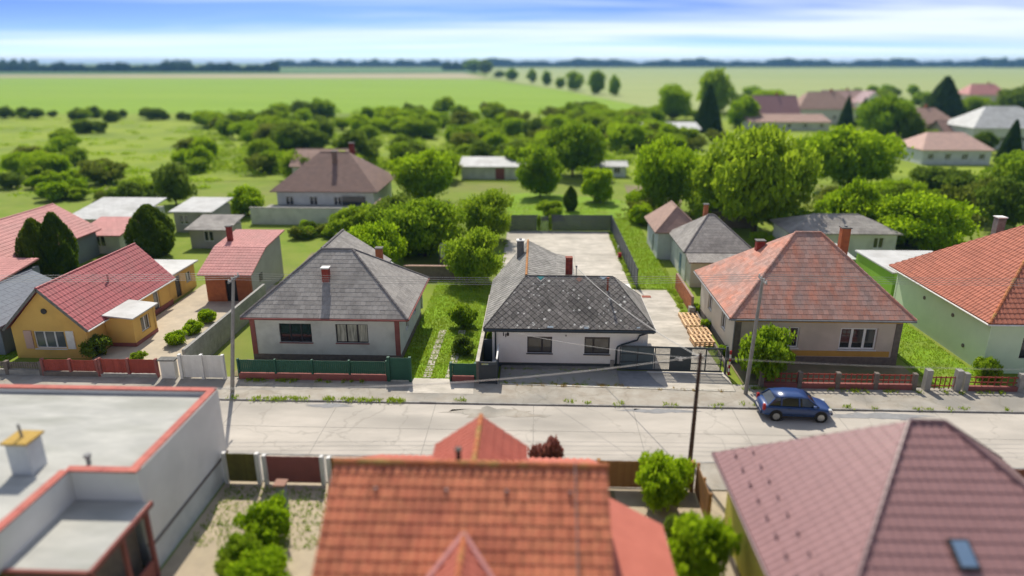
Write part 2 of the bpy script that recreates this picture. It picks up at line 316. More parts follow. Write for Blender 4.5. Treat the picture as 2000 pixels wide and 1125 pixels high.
pm('roof_pink', (0.56, 0.25, 0.23), (0.50, 0.22, 0.205), 1.5, 0.7, rnd=0.07, stain=(0.45, 0.22, 0.20), sscale=0.5, samt=0.6)
pm('roof_mauve', (0.31, 0.165, 0.16), (0.285, 0.15, 0.145), 1.5, 0.36, rnd=0.03, spec=0.45)
pm('roof_mauve_trim', (0.15, 0.075, 0.085), (0.13, 0.065, 0.075), 1.5, 0.4)
pm('roof_brown', (0.23, 0.145, 0.12), (0.20, 0.13, 0.11), 1.5, 0.85, 0.2, 15, rnd=0.08)
pm('roof_tan', (0.38, 0.25, 0.20), (0.33, 0.22, 0.18), 1, 0.85, rnd=0.08)
pm('roof_pale_pink', (0.56, 0.37, 0.31), (0.5, 0.34, 0.29), 1, 0.85, rnd=0.06)
pm('roof_light', (0.56, 0.56, 0.55), (0.47, 0.47, 0.46), 0.8, 0.7, stain=(0.36, 0.35, 0.33), sscale=0.4, samt=0.5, rnd=0.05)
pm('bitumen', (0.48, 0.475, 0.44), (0.38, 0.38, 0.355), 1.0, 0.9, 0.2, 12, stain=(0.30, 0.305, 0.27), sscale=0.45, samt=0.8, stretch=(0.5, 1.3, 1))
pm('coping_red', (0.50, 0.16, 0.12), (0.42, 0.12, 0.10), 2, 0.8, rnd=0.05)
pm('wall_grey', (0.40, 0.385, 0.37), (0.36, 0.35, 0.335), 0.8, 0.92, 0.15, 30, stain=(0.32, 0.31, 0.30), sscale=0.4, samt=0.4)
pm('wall_parapet', (0.76, 0.74, 0.715), (0.70, 0.68, 0.655), 0.8, 0.92, 0.15, 30, stain=(0.62, 0.61, 0.59), sscale=0.4, samt=0.4)
pm('wall_bluewhite', (0.62, 0.635, 0.65), (0.5, 0.52, 0.54), 1, 0.9, 0.1, 30)
pm('wall_pale', (0.66, 0.67, 0.62), (0.60, 0.61, 0.56), 1, 0.92, 0.15, 30, stain=(0.42, 0.43, 0.40), sscale=0.8, samt=0.6)
pm('wall_cream', (0.60, 0.55, 0.46), (0.54, 0.49, 0.40), 1, 0.92, 0.15, 30, stain=(0.45, 0.40, 0.32), sscale=0.5, samt=0.4)
pm('wall_beige', (0.62, 0.53, 0.45), (0.56, 0.48, 0.41), 1, 0.92, 0.15, 30, stain=(0.40, 0.34, 0.28), sscale=0.6, samt=0.4)
pm('wall_yellow', (0.72, 0.46, 0.13), (0.67, 0.42, 0.12), 1, 0.92, 0.1, 30, stain=(0.5, 0.31, 0.1), sscale=0.5, samt=0.4)
pm('wall_mint', (0.66, 0.77, 0.56), (0.62, 0.73, 0.53), 1, 0.92, 0.1, 30)
pm('wall_lime', (0.26, 0.48, 0.05), (0.24, 0.44, 0.05), 1, 0.92, 0.1, 30)
pm('wall_olive', (0.58, 0.50, 0.09), (0.53, 0.46, 0.08), 1, 0.92, 0.1, 30)
pm('wall_slate', (0.20, 0.225, 0.255), (0.18, 0.20, 0.23), 1, 0.92, 0.1, 30)
pm('trim_oxide', (0.29, 0.10, 0.085), (0.24, 0.085, 0.075), 2, 0.85, 0.1, 20)
pm('trim_ochre', (0.56, 0.32, 0.07), (0.5, 0.28, 0.06), 2, 0.85)
pm('plinth_stone', (0.20, 0.165, 0.14), (0.14, 0.12, 0.105), 4, 0.9, 0.4, 15)
pm('fence_green', (0.025, 0.10, 0.065), (0.02, 0.085, 0.055), 2, 0.6)
pm('fence_red', (0.33, 0.065, 0.045), (0.27, 0.055, 0.04), 3, 0.8, rnd=0.12)
pm('fence_brown', (0.33, 0.165, 0.06), (0.27, 0.135, 0.05), 3, 0.8, 0.1, 20, rnd=0.12, stretch=(0.3, 0.3, 2))
pm('fence_olive', (0.15, 0.13, 0.03), (0.12, 0.105, 0.025), 3, 0.85, rnd=0.12)
pm('gate_white', (0.68, 0.67, 0.65), (0.6, 0.59, 0.57), 2, 0.6, rnd=0.05)
pm('bark', (0.10, 0.075, 0.05), (0.06, 0.045, 0.03), 5, 0.95, 0.4, 15, stretch=(1, 1, 0.3))
pm('car_blue', (0.018, 0.055, 0.19), (0.016, 0.05, 0.175), 1, 0.28, spec=0.6)
pm('tyre', (0.015, 0.015, 0.016), None, 2, 0.8)
pm('rim', (0.42, 0.43, 0.44), None, 2, 0.35, metal=0.7)
pm('lamp_red', (0.4, 0.02, 0.02), None, 2, 0.3)
pm('lamp_clear', (0.6, 0.62, 0.64), None, 2, 0.2)
pm('bumper', (0.014, 0.03, 0.09), None, 2, 0.45)
pm('yellow_cap', (0.50, 0.33, 0.08), (0.4, 0.26, 0.07), 4, 0.9)
pm('tank_white', (0.72, 0.74, 0.75), (0.64, 0.66, 0.67), 2, 0.6)
pm('solar', (0.16, 0.24, 0.36), (0.14, 0.22, 0.34), 2, 0.25, spec=0.6)
pm('gate_blue', (0.075, 0.105, 0.125), (0.062, 0.09, 0.108), 2, 0.5, spec=0.4)
pm('fence_slate', (0.06, 0.072, 0.083), (0.048, 0.058, 0.068), 3, 0.55, rnd=0.12)
leaf_mat('leaf_bright', (0.150, 0.271, 0.007), (0.271, 0.407, 0.013), 0.48)
leaf_mat('leaf_mid', (0.125, 0.234, 0.010), (0.242, 0.352, 0.020), 0.46)
leaf_mat('leaf_dark', (0.078, 0.143, 0.013), (0.147, 0.217, 0.026), 0.40)
leaf_mat('leaf_olive', (0.120, 0.170, 0.018), (0.200, 0.240, 0.036), 0.41)
leaf_mat('leaf_conifer', (0.033, 0.072, 0.017), (0.065, 0.111, 0.023), 0.26)
leaf_mat('leaf_thuja', (0.050, 0.100, 0.006), (0.100, 0.156, 0.009), 0.34)
leaf_mat('leaf_purple', (0.170, 0.060, 0.045), (0.260, 0.110, 0.078), 0.36)
leaf_mat('leaf_grass', (0.135, 0.257, 0.012), (0.270, 0.365, 0.032), 0.41)
leaf_mat('leaf_dry', (0.250, 0.180, 0.036), (0.380, 0.280, 0.072), 0.36)
leaf_mat('leaf_far', (0.030, 0.065, 0.012), (0.060, 0.100, 0.018), 0.26)

# ------------------------------------------------------------------ building helpers
UX, UY, UZ = Vector((1, 0, 0)), Vector((0, 1, 0)), Vector((0, 0, 1))
def ob(mb, o, a, b, c):
    o, a, b, c = Vector(o), Vector(a), Vector(b), Vector(c)
    return mb.add([o, o + a, o + a + b, o + b, o + c, o + a + c, o + a + b + c, o + b + c],
                  [(0, 3, 2, 1), (4, 5, 6, 7), (0, 1, 5, 4), (1, 2, 6, 5), (2, 3, 7, 6), (3, 0, 4, 7)])
def wall(root, o, ux, n, length, height, mat, openings=(), t=0.28, name='wall', gable=None):
    """o: lower corner on the outer face; ux along the wall; n outward; openings (s0, s1, z0, z1)"""
    o, ux, n = Vector(o), Vector(ux), Vector(n); mb = MB()
    xs = sorted({0, length, *[v for p in openings for v in p[:2]]}); zs = sorted({0, height, *[v for p in openings for v in p[2:4]]})
    for i in range(len(xs) - 1):
        for j in range(len(zs) - 1):
            cx_, cz_ = (xs[i] + xs[i + 1]) / 2, (zs[j] + zs[j + 1]) / 2
            if any(p[0] < cx_ < p[1] and p[2] < cz_ < p[3] for p in openings): continue
            ob(mb, o + ux * xs[i] + UZ * zs[j], ux * (xs[i + 1] - xs[i]), -n * t, UZ * (zs[j + 1] - zs[j]))
    if gable:                                  # (s of apex, height above the wall top)
        a = o + UZ * (height + 0.002); mb.prism([a, a + ux * length, a + ux * gable[0] + UZ * gable[1]], -n * t)
    return mb.build(name, mat, root)
def window(root, o, ux, n, w, h, mullions=(0.5,), frame='white_frame', pane='pane', sill=None, shutter=0.0, rail=None, fw=0.07, recess=0.10, label=None):
    """o: lower left corner of the opening on the outer wall face"""
    o, ux, n = Vector(o), Vector(ux), Vector(n); b = o - n * recess
    mb = MB(); d = -n * 0.06
    ob(mb, b, ux * w, d, UZ * fw); ob(mb, b + UZ * (h - fw), ux * w, d, UZ * fw)
    ob(mb, b + UZ * fw, ux * fw, d, UZ * (h - 2 * fw)); ob(mb, b + UZ * fw + ux * (w - fw), ux * fw, d, UZ * (h - 2 * fw))
    for m in mullions: ob(mb, b + UZ * fw + ux * (m * w - fw * 0.7) + n * 0.004, ux * fw * 1.4, d, UZ * (h - 2 * fw))
    if rail: ob(mb, b + UZ * (rail * h) + ux * fw, ux * (w - 2 * fw), d, UZ * fw * 0.8)
    f = mb.build('window', frame, root, bevel=0.006)
    if label: f['label'] = label
    xs = [0, *mullions, 1]
    for i in range(len(xs) - 1):
        p = MB(); s0, s1 = xs[i] * w + (fw if i == 0 else 0), xs[i + 1] * w - (fw if i == len(xs) - 2 else 0)
        ob(p, b - n * 0.03 + ux * s0 + UZ * fw, ux * (s1 - s0), -n * 0.012, UZ * (h - 2 * fw)); p.build('pane', pane, f)
    if sill:
        s = MB(); ob(s, o - ux * 0.06 - UZ * 0.06 - n * 0.05, ux * (w + 0.12), n * 0.14, UZ * 0.055); s.build('sill', sill, f, bevel=0.006)
    if shutter:
        s = MB(); ob(s, o + UZ * (h - shutter) - n * 0.075, ux * w, -n * 0.02, UZ * shutter); s.build('shutter_box', 'shutter_brown', f)
    return f
def plane_frame(poly):
    poly = [Vector(p) for p in poly]
    n = Vector((0, 0, 0))
    for i in range(len(poly)):
        a, b = poly[i], poly[(i + 1) % len(poly)]; n += a.cross(b)
    n.normalize()
    if n.z < 0: poly = [poly[1], poly[0]] + poly[:1:-1]; n = -n
    u = (poly[1] - poly[0]).normalized(); v = n.cross(u)
    return poly, u, v, n
TILES = {}
def in_frame(p):
    q = cam.matrix_basis.inverted() @ Vector(p)
    return q.z < 0 and abs(q.x / -q.z) < 1000 / FPX and abs(q.y / -q.z) < 562 / FPX
def tile_shape(style, w, h):
    k = (style, round(w, 3), round(h, 3))
    if k in TILES: return TILES[k]
    if style == 'rect':
        a = w * 0.485
        V = [(-a, 0, .016), (a, 0, .016), (a, h * 1.02, .006), (-a, h * 1.02, .006), (-a, 0, 0), (a, 0, 0), (a, h * 1.08, 0), (-a, h * 1.08, 0)]
        Fc = [(0, 1, 2, 3), (4, 5, 1, 0), (5, 6, 2, 1), (7, 4, 0, 3)]
    elif style == 'metal':                       # stepped wavy sheet: one wave wide
        V, Fc = [], []; m = 4
        for i in range(m + 1):
            x = -w / 2 + w * i / m; z = 0.028 + 0.018 * math.cos(2 * math.pi * i / m)
            V += [(x, 0, z), (x, h * 1.02, z - 0.026), (x, 0, z - 0.03)]
        for i in range(m):
            a, b = 3 * i, 3 * i + 3; Fc += [(a, b, b + 1, a + 1), (a + 2, b + 2, b, a)]
    elif style == 'pan':
        V, Fc = [], []; prof = [(-.5, .012), (-.38, .045), (-.2, .062), (0.0, .045), (.14, .016), (.3, .010), (.5, .020)]
        for x, z in prof: V += [(x * w, 0, z + .028), (x * w, h * 1.1, z), (x * w, 0, z - .012)]
        for i in range(len(prof) - 1):
            a, b = 3 * i, 3 * i + 3; Fc += [(a, b, b + 1, a + 1), (a + 2, b + 2, b, a)]
    else:                                        # diamond
        a, b = w * 0.468, h * 0.468
        V = [(0, -b, .034), (a, 0, .022), (0, b, .010), (-a, 0, .022), (0, -b, .004), (a, 0, .002), (0, b, -.004), (-a, 0, .002)]
        Fc = [(0, 1, 2, 3), (4, 5, 1, 0), (7, 4, 0, 3), (5, 6, 2, 1), (6, 7, 3, 2)]
    TILES[k] = (V, Fc); return TILES[k]
def tile_field(poly, mat, parent, w, h, style='rect', indiv=0, piece='roof_tile', jit=0.004, rng=None, rest=None):
    """lay tiles on a roof plane (first edge = eave), cut along its edges; returns an MB with all that are not pieces of their own"""
    rng = rng or random.Random(11)
    poly, u, v, n = plane_frame(poly); p0 = poly[0]
    P2 = [((p - p0).dot(u), (p - p0).dot(v)) for p in poly]
    V, Fc = tile_shape(style, w, h)
    umin, umax = min(p[0] for p in P2), max(p[0] for p in P2); vmax = max(p[1] for p in P2)
    N_ = len(P2)
    def inside(q, eps=0.0):
        for i in range(N_):
            a, b = P2[i], P2[(i + 1) % N_]; L = math.hypot(b[0] - a[0], b[1] - a[1])
            if L < 1e-6: continue
            if ((b[0] - a[0]) * (q[1] - a[1]) - (b[1] - a[1]) * (q[0] - a[0])) / L < eps: return False
        return True
    cells = []
    if style == 'diamond':
        for j in range(0, int(vmax / (h / 2)) + 2):
            for i in range(int(umin / w) - 1, int(umax / w) + 2):
                cells.append((i * w + (w / 2 if j % 2 else 0), j * h / 2))
        cor = [(0, -h / 2), (w / 2, 0), (0, h / 2), (-w / 2, 0)]
    else:
        for j in range(0, int(vmax / h) + 1):
            off = (w / 2 if (j % 2 and style == 'rect') else 0)
            for i in range(int(umin / w) - 1, int(umax / w) + 2): cells.append((i * w + off + w / 2, j * h))
        cor = [(-w / 2, 0), (w / 2, 0), (w / 2, h), (-w / 2, h)]
    whole, cut = [], []
    for c in cells:
        ins = [inside((c[0] + d[0], c[1] + d[1]), -0.004) for d in cor]
        if all(ins): whole.append(c)
        elif any(ins) or inside((c[0], c[1] + (0 if style == 'diamond' else h / 2))): cut.append(c)
    cp_ = Vector((0, 0, CH))
    def place(c):
        return p0 + u * c[0] + v * c[1] + n * (0.012 + rng.uniform(0, jit))
    out = MB()
    if indiv:
        whole.sort(key=lambda c: (not in_frame(p0 + u * c[0] + v * c[1]), (p0 + u * c[0] + v * c[1] - cp_).length))
        me = bpy.data.meshes.new(piece); me.from_pydata(V, [], Fc); me.update(); me.materials.append(MATS[mat])
        off = ORI[parent]
        for c in whole[:indiv]:
            o = link(piece, me, None, parent, origin=off)
            t = rng.uniform(-.012, .012)
            M = Matrix((u, v, n)).transposed().to_4x4() @ Matrix.Rotation(t, 4, 'Z')
            M.translation = place(c) - off; o.matrix_local = M
        whole = whole[indiv:]
    for c in whole:
        q = place(c); out.add([q + u * a + v * b + n * z for a, b, z in V], Fc)
    if cut:
        bm = bmesh.new()
        for c in cut:
            q = place(c); vs_ = [bm.verts.new(q + u * a + v * b + n * z) for a, b, z in V]
            for f in Fc: bm.faces.new([vs_[i] for i in f])
        for i in range(N_):
            a, b = poly[i], poly[(i + 1) % N_]
            if (b - a).length < 1e-6: continue
            no = (b - a).cross(n).normalized()
            bmesh.ops.bisect_plane(bm, geom=bm.verts[:] + bm.edges[:] + bm.faces[:], plane_co=a + no * 0.01, plane_no=no, clear_outer=True)
        bm.verts.index_update()
        out.add([vv.co.copy() for vv in bm.verts], [tuple(x.index for x in f.verts) for f in bm.faces]); bm.free()
    return out
def ridge_line(p, q, r, mat, parent, step=0.38, name='ridge_cap', indiv=False):
    p, q = Vector(p), Vector(q); L = (q - p).length; k = max(1, int(L / step)); mb = MB()
    for i in range(k):
        a, b = p + (q - p) * (i / k), p + (q - p) * (min(1, (i + 1.08) / k)); mb.tube([a, b], r * 1.08, 8, r1=r * 0.92)
    o = mb.build(name, mat, parent); stuff(o) if k > 3 else None
    return o
def make_roof(root, planes, slab, mats, w, h, style='rect', thick=0.10, ridges=(), ridge_mat='ridge_dark', rr=0.09, indiv=None, piece='roof_tile'):
    """planes: polygons, eave edge first; mats: one tile material or a list; the slab, its tiles and its ridges are one part"""
    mb = MB()
    for p in planes: mb.prism([Vector(a) for a in p], (0, 0, -thick))
    roof = mb.build('roof', slab, root)
    by = {}
    for i, p in enumerate(planes):
        m = mats[i] if isinstance(mats, (list, tuple)) else mats
        if m is None: continue
        t = tile_field(p, m, roof, w, h, style, indiv=(indiv or {}).get(i, 0), piece=piece, rng=random.Random(i + 3))
        k = by.setdefault(m, MB()); k.add(t.v, t.f)
    for m, t in by.items():
        if t.v: stuff(t.build('roof_tiles', m, roof, fix=False))
    for a, b in ridges: ridge_line(a, b, rr, ridge_mat, roof)
    return roof
def hip_x(x0, x1, y0, y1, z, a, b, ry, zr):
    A, B = (a, ry, zr), (b, ry, zr)
    pl = [[(x0, y0, z), (x1, y0, z), B, A], [(x1, y0, z), (x1, y1, z), B], [(x1, y1, z), (x0, y1, z), A, B], [(x0, y1, z), (x0, y0, z), A]]
    rd = [(A, B), ((x0, y0, z), A), ((x1, y0, z), B), ((x1, y1, z), B), ((x0, y1, z), A)]
    return pl, rd
def hip_y(x0, x1, y0, y1, z, rx, a, b, zr):
    A, B = (rx, a, zr), (rx, b, zr)
    pl = [[(x0, y0, z), (x1, y0, z), A], [(x1, y0, z), (x1, y1, z), B, A], [(x1, y1, z), (x0, y1, z), B], [(x0, y1, z), (x0, y0, z), A, B]]
    rd = [(A, B), ((x0, y0, z), A), ((x1, y0, z), A), ((x1, y1, z), B), ((x0, y1, z), B)]
    return pl, rd
def gable_y(x0, x1, y0, y1, z, rx, zr):
    A, B = (rx, y0, zr), (rx, y1, zr)
    return [[(x1, y0, z), (x1, y1, z), B, A], [(x0, y1, z), (x0, y0, z), A, B]], [(A, B)]
def gable_x(x0, x1, y0, y1, z, ry, zr):
    A, B = (x0, ry, zr), (x1, ry, zr)
    return [[(x0, y0, z), (x1, y0, z), B, A], [(x1, y1, z), (x0, y1, z), A, B]], [(A, B)]
def four_walls(root, x0, x1, y0, y1, h, mat, front=(), right=(), left=(), z=0.0, t=0.28):
    wall(root, (x0, y0, z), UX, -UY, x1 - x0, h, mat, front, t)
    wall(root, (x1, y0 + t, z), UY, UX, y1 - y0 - 2 * t, h, mat, right, t)
    wall(root, (x0, y1, z), UX, UY, x1 - x0, h, mat, (), t)
    wall(root, (x0, y0 + t, z), UY, -UX, y1 - y0 - 2 * t, h, mat, left, t)
def chimney(root, x, y, z0, z1, w=0.5, d=0.5, mat='brick_orange', cap='chimney_grey', capw=0.06, flue=True):
    mb = MB(); mb.box(x - w / 2, x + w / 2, y - d / 2, y + d / 2, z0, z1); c = mb.build('chimney', mat, root, bevel=0.01)
    mb = MB(); mb.box(x - w / 2 - capw, x + w / 2 + capw, y - d / 2 - capw, y + d / 2 + capw, z1 + 0.001, z1 + 0.09); mb.build('chimney_cap', cap, c, bevel=0.01)
    if flue: mb = MB(); mb.tube([(x, y, z1 + 0.08), (x, y, z1 + 0.2)], 0.11, 10); mb.build('flue', 'lead', c)
    return c
def gutter(root, p, q, r=0.065, mat='anthracite', name='gutter'):
    mb = MB(); mb.tube([p, q], r, 8); return mb.build(name, mat, root, smooth=False)

# ------------------------------------------------------------------ THE SETTING: ground, fields, road, paving
def sheet(name, pts, mat, z=0.0, thick=0.0):
    mb = MB(); P = [(p[0], p[1], z) for p in pts]
    if thick: mb.prism(P, (0, 0, -thick))
    else: mb.quad(*P)
    o = mb.build(name, mat); struct(o); return o
def rect(x0, x1, y0, y1): return [(x0, y0), (x1, y0), (x1, y1), (x0, y1)]
gmb = MB()
xs_ = [-6500, -3000, -600, -150, -60, 0, 60, 150, 600, 3000, 6500]; ys_ = [-60, 0, 40, 80, 130, 200, 300, 600, 1500, 3500, 6500]
gv = [(x, y, 0) for y in ys_ for x in xs_]
gmb.add(gv, [(j * 11 + i, j * 11 + i + 1, (j + 1) * 11 + i + 1, (j + 1) * 11 + i) for j in range(10) for i in range(10)])
struct(gmb.build('ground', 'grass'))
def g2(px, py): p = G(px, py); return (p.x, p.y)
# meadow and scrub land behind the gardens
sheet('meadow', [(-170, 118), (140, 118), (230, 300), (-330, 300)], 'meadow', 0.05)
# crop fields
sheet('crop_field', [(-420, 262), (60, 285), g2(1265, 207), g2(1100, 177), g2(945, 155), g2(870, 152), (-1400, 860), (-1400, 262)], 'crop', 0.12)
sheet('stubble_strip', [g2(-400, 151.0), g2(960, 154.5), g2(905, 143.5), g2(300, 146.5), g2(-400, 148)], 'stubble', 0.4)
sheet('pale_field', [g2(1262, 210), (120, 255), (500, 215), (2600, 700), g2(2600, 132), g2(960, 134), g2(950, 152), g2(1105, 178)], 'crop_pale', 0.2)
sheet('dark_field', [g2(-600, 147.5), g2(930, 143), g2(960, 134), g2(-600, 136)], 'crop_dark', 0.6)
# road, verges, kerbs
sheet('road', rect(-120, 120, 31.35, 37.35), 'road', 0.02)
sheet('pavement', [(-120, 37.45), (120, 37.45), (120, 40.5), (-120, 40.5)], 'verge', 0.09)
sheet('pavement', rect(-120, 120, 28.9, 31.25), 'verge', 0.09)
def kerb_run(y, x0, x1, label_mat='kerb', z=0.11, w=0.12, L=1.0, name='kerb'):
    root = MB(); root.box(x0, x1, y + 0.01, y + w - 0.01, -0.1, z - 0.02); k = root.build(name, label_mat); struct(k)
    me = MB().box(0.006, L - 0.006, 0, w, -0.1, z).mesh('kerb_stone'); me.materials.append(MATS[label_mat])
    x = x0
    while x < x1 - 0.01:
        o = link('kerb_stone', me, None, k); o.location = (x, y, random.uniform(-.012, .012)); x += L
    return k
kerb_run(37.34, -34, 40)
kerb_run(31.24, -18, 30)
# slab joints and patches on the road: concrete bays
rj = MB()
for x in range(-60, 61, 6):
    rj.box(x + 0.0, x + 0.03, 31.4, 37.3, 0.022, 0.0245)
rj.box(-60, 60, 34.3, 34.33, 0.022, 0.0243)
pm('joint', (0.20, 0.19, 0.17), (0.30, 0.28, 0.25), 3, 0.95)
struct(rj.build('road_joint', 'joint'))
for i, (x, y, a, b, m) in enumerate([(-2.2, 36.4, 3.4, 0.75, 'verge'), (7.5, 36.9, 2.6, 0.3, 'asphalt_patch'), (20.5, 36.7, 3.6, 0.45, 'asphalt_patch'), (-12.5, 36.9, 1.6, 0.3, 'asphalt_patch')]):
    pts = [(x + a * math.cos(t) * random.uniform(.5, 1.15), y + b * math.sin(t) * random.uniform(.45, 1.1)) for t in [k * math.pi / 18 for k in range(36)]]
    sheet('road_patch', pts, m, 0.028)
# gardens and drives round the houses
lawn_l = sheet('lawn', rect(-9.2, -3.75, 40.6, 62), 'lawn', 0.05)
sheet('lawn', [(9.5, 60.2), (12.7, 60.2), (13.6, 102), (2, 108), (-4, 108), (-4, 82.7), (9.4, 82.9)], 'lawn', 0.05)
sheet('lawn', rect(25.9, 29.8, 40.6, 60), 'lawn', 0.05)
sheet('lawn', rect(-46, -36.9, 40.6, 49), 'lawn', 0.05)
sheet('driveway', rect(-31.1, -23.35, 40.6, 60), 'drive_tan', 0.06)
sheet('garden_paving', rect(-15.3, -6.9, 18, 28.95), 'garden_paving', 0.04)
sheet('garden_paving', rect(2.4, 8.45, 16, 28.95), 'garden_paving', 0.04)
sheet('garden_paving', rect(8.05, 20, 26.1, 28.9), 'garden_paving', 0.042)
sheet('garden_soil', [(-24, 66), (-17.5, 65.5), (-16.8, 71), (-20, 73), (-24.5, 71.5)], 'dirt', 0.05)
sheet('garden_soil', [(-34, 66), (-30.2, 65), (-29.8, 73), (-33.5, 75)], 'drive_tan', 0.05)
sheet('garden_soil', [(14, 100), (21, 98), (24, 112), (15, 116)], 'dirt', 0.055)
sheet('garden_soil', rect(-8, 4, 25.8, 28.7), 'dirt', 0.045)
sheet('front_garden', rect(-20.2, -9.3, 40.7, 43.4), 'dirt', 0.06)
sheet('front_garden', rect(13.6, 25.4, 40.7, 43.9), 'dirt', 0.06)
for x in (-7.1, -5.6):                                     # two wheel tracks of flagstones in the grass
    for k in range(9):
        mb = MB(); y = 40.9 + k * 0.95; mb.box(x - 0.27, x + 0.27, y, y + 0.82, 0.0, 0.075 + random.uniform(0, .012)); mb.build('flagstone', 'concrete', lawn_l, bevel=0.015)
sheet('gate_apron', [(-8.0, 38.6), (-3.8, 38.6), (-3.9, 40.7), (-7.9, 40.7)], 'concrete', 0.097)
# ---- concrete yard of the sharp property: slabs with recessed joints
yard = sheet('concrete_yard', [(-3.45, 49.4), (8.9, 49.4), (8.9, 82.3), (-3.45, 82.3)], 'joint', 0.045)
def slab(x0, x1, y0, y1, z=0.085, mat='concrete', parent=None, pts=None):
    mb = MB(); mb.prism([(p[0], p[1], z) for p in (pts or rect(x0 + .015, x1 - .015, y0 + .015, y1 - .015))], (0, 0, -0.06))
    return mb.build('slab', mat, parent, bevel=0.008)
for a in [(-3.4, 8.9, 81.2, 82.2, 0.115, 'concrete_old'), (-3.4, 8.9, 71.7, 81.2), (-3.4, 4.2, 61.5, 71.7), (4.2, 8.9, 61.5, 71.7), (2.9, 8.9, 49.5, 61.5), (-3.4, 2.9, 56.2, 61.5)]:
    slab(*a, parent=yard)
drive = sheet('concrete_drive', [(7.75, 42.35), (12.75, 42.35), (12.1, 59.8), (8.95, 59.8), (7.75, 55)], 'joint', 0.04)
slab(0, 0, 0, 0, 0.085, 'concrete', drive, pts=[(8.95, 53.2), (12.33, 53.2), (12.1, 59.7), (8.95, 59.7)])
slab(0, 0, 0, 0, 0.085, 'concrete', drive, pts=[(7.75, 42.45), (12.7, 42.45), (12.35, 53.17), (8.93, 53.17), (8.93, 49.4), (7.75, 49.4)])
# ---- forecourt between the house and the road
struct_fc = sheet('forecourt', [(-2.25, 40.0), (12.85, 39.45), (12.95, 42.35), (5.65, 42.35), (5.65, 42.95), (-2.25, 42.95)], 'joint', 0.093)
def fpatch(pts, mat, z, nm):
    mb = MB(); mb.prism([(x, y, z) for x, y in pts], (0, 0, -0.05)); return mb.build(nm, mat, struct_fc)
fpatch([(-2.2, 40.16), (5.55, 39.9), (5.6, 42.3), (-2.2, 42.3)], 'setts', 0.112, 'sett_paving')
pm('gravel', (0.30, 0.28, 0.25), (0.16, 0.15, 0.13), 22, 0.95, 0.8, 30, stain=(0.40, 0.38, 0.34), sscale=3, samt=0.5)
fpatch([(-2.2, 42.32), (5.6, 42.32), (5.6, 42.93), (-2.2, 42.93)], 'gravel', 0.116, 'gravel_strip')
fpatch([(5.6, 39.92), (8.5, 39.8), (8.0, 40.7), (7.6, 42.28), (5.65, 42.28)], 'asphalt_patch', 0.114, 'slab')
fpatch([(8.53, 39.8), (12.8, 39.63), (12.9, 42.3), (7.64, 42.28), (8.03, 40.7)], 'concrete', 0.114, 'slab')
for k in range(15):
    x0, x1 = -2.2 + k, -2.2 + k + 0.985; y = lambda x: 40.0 + (x + 2.25) * (39.45 - 40.0) / 15.1
    mb = MB(); mb.prism([(x0, y(x0), .128), (x1, y(x1), .128), (x1, y(x1) + .13, .128), (x0, y(x0) + .13, .128)], (0, 0, -.1)); mb.build('edging_stone', 'edging', struct_fc, bevel=0.01)

# ------------------------------------------------------------------ THE SHARP HOUSE
hs = thing('bungalow', 'white bungalow with lichened grey diamond-shingle roof and house number 118', 'house', (2.4, 42.95, 0))
FY = 42.95
wl_ = (-0.46, 1.23, 1.03, 2.25); wr_ = (3.43, 5.14, 1.01, 2.27)
wall(hs, (-2.85, FY, 0.31), UX, -UY, 10.53, 2.42, 'white_render', [(wl_[0] + 2.85, wl_[1] + 2.85, wl_[2] - .31, wl_[3] - .31), (wr_[0] + 2.85, wr_[1] + 2.85, wr_[2] - .31, wr_[3] - .31)])
wall(hs, (7.68, FY + .28, 0.31), UY, UX, 5.7, 2.42, 'white_render', [(1.6, 2.8, 0.75, 1.95)])
window(hs, (7.68, FY + .28 + 1.6, 1.06), UY, UX, 1.2, 1.2, (0.5,), 'frame_brown')
wall(hs, (-2.85, FY + .28, 0.31), UY, -UX, 12.6, 2.42, 'white_render')
wall(hs, (3.1, 49.2, 0.31), UX, UY, 4.58, 2.42, 'white_render')
wall(hs, (2.6, 49.2, 0.31), UY, UX, 6.5, 3.7, 'white_render', [(1.0, 1.95, 0, 2.0), (3.2, 4.4, 0.8, 2.0)])
window(hs, (2.6, 52.4, 1.11), UY, UX, 1.2, 1.2, (0.5,), 'frame_brown')
wall(hs, (-2.57, 55.75, 0.31), UX, UY, 5.1, 2.45, 'white_render')
mb = MB(); mb.prism([(-2.85, 55.72, 2.76), (2.6, 55.72, 2.76), (2.6, 55.72, 3.95), (-.6, 55.72, 5.45)], (0, -.2, 0)); mb.build('wall', 'white_render', hs)
mb = MB(); mb.box(-2.87, 7.7, FY - .022, FY + .2, 0, 0.31); mb.box(7.5, 7.702, FY + .2, 49.2, 0, 0.31); mb.build('plinth', 'plinth_grey', hs)
window(hs, (wl_[0], FY, wl_[2]), UX, -UY, wl_[1] - wl_[0], wl_[3] - wl_[2], (0.60,), 'frame_brown', 'pane_reflect_tint', sill='frame_brown', shutter=0.17, fw=0.085)
window(hs, (wr_[0], FY, wr_[2]), UX, -UY, wr_[1] - wr_[0], wr_[3] - wr_[2], (0.36,), 'frame_brown', 'pane_reflect_tint', sill='frame_brown', shutter=0.17, fw=0.085)
ZE, ZR, EX0, EX1, EY = 3.0, 5.6, -3.4, 8.05, 42.45
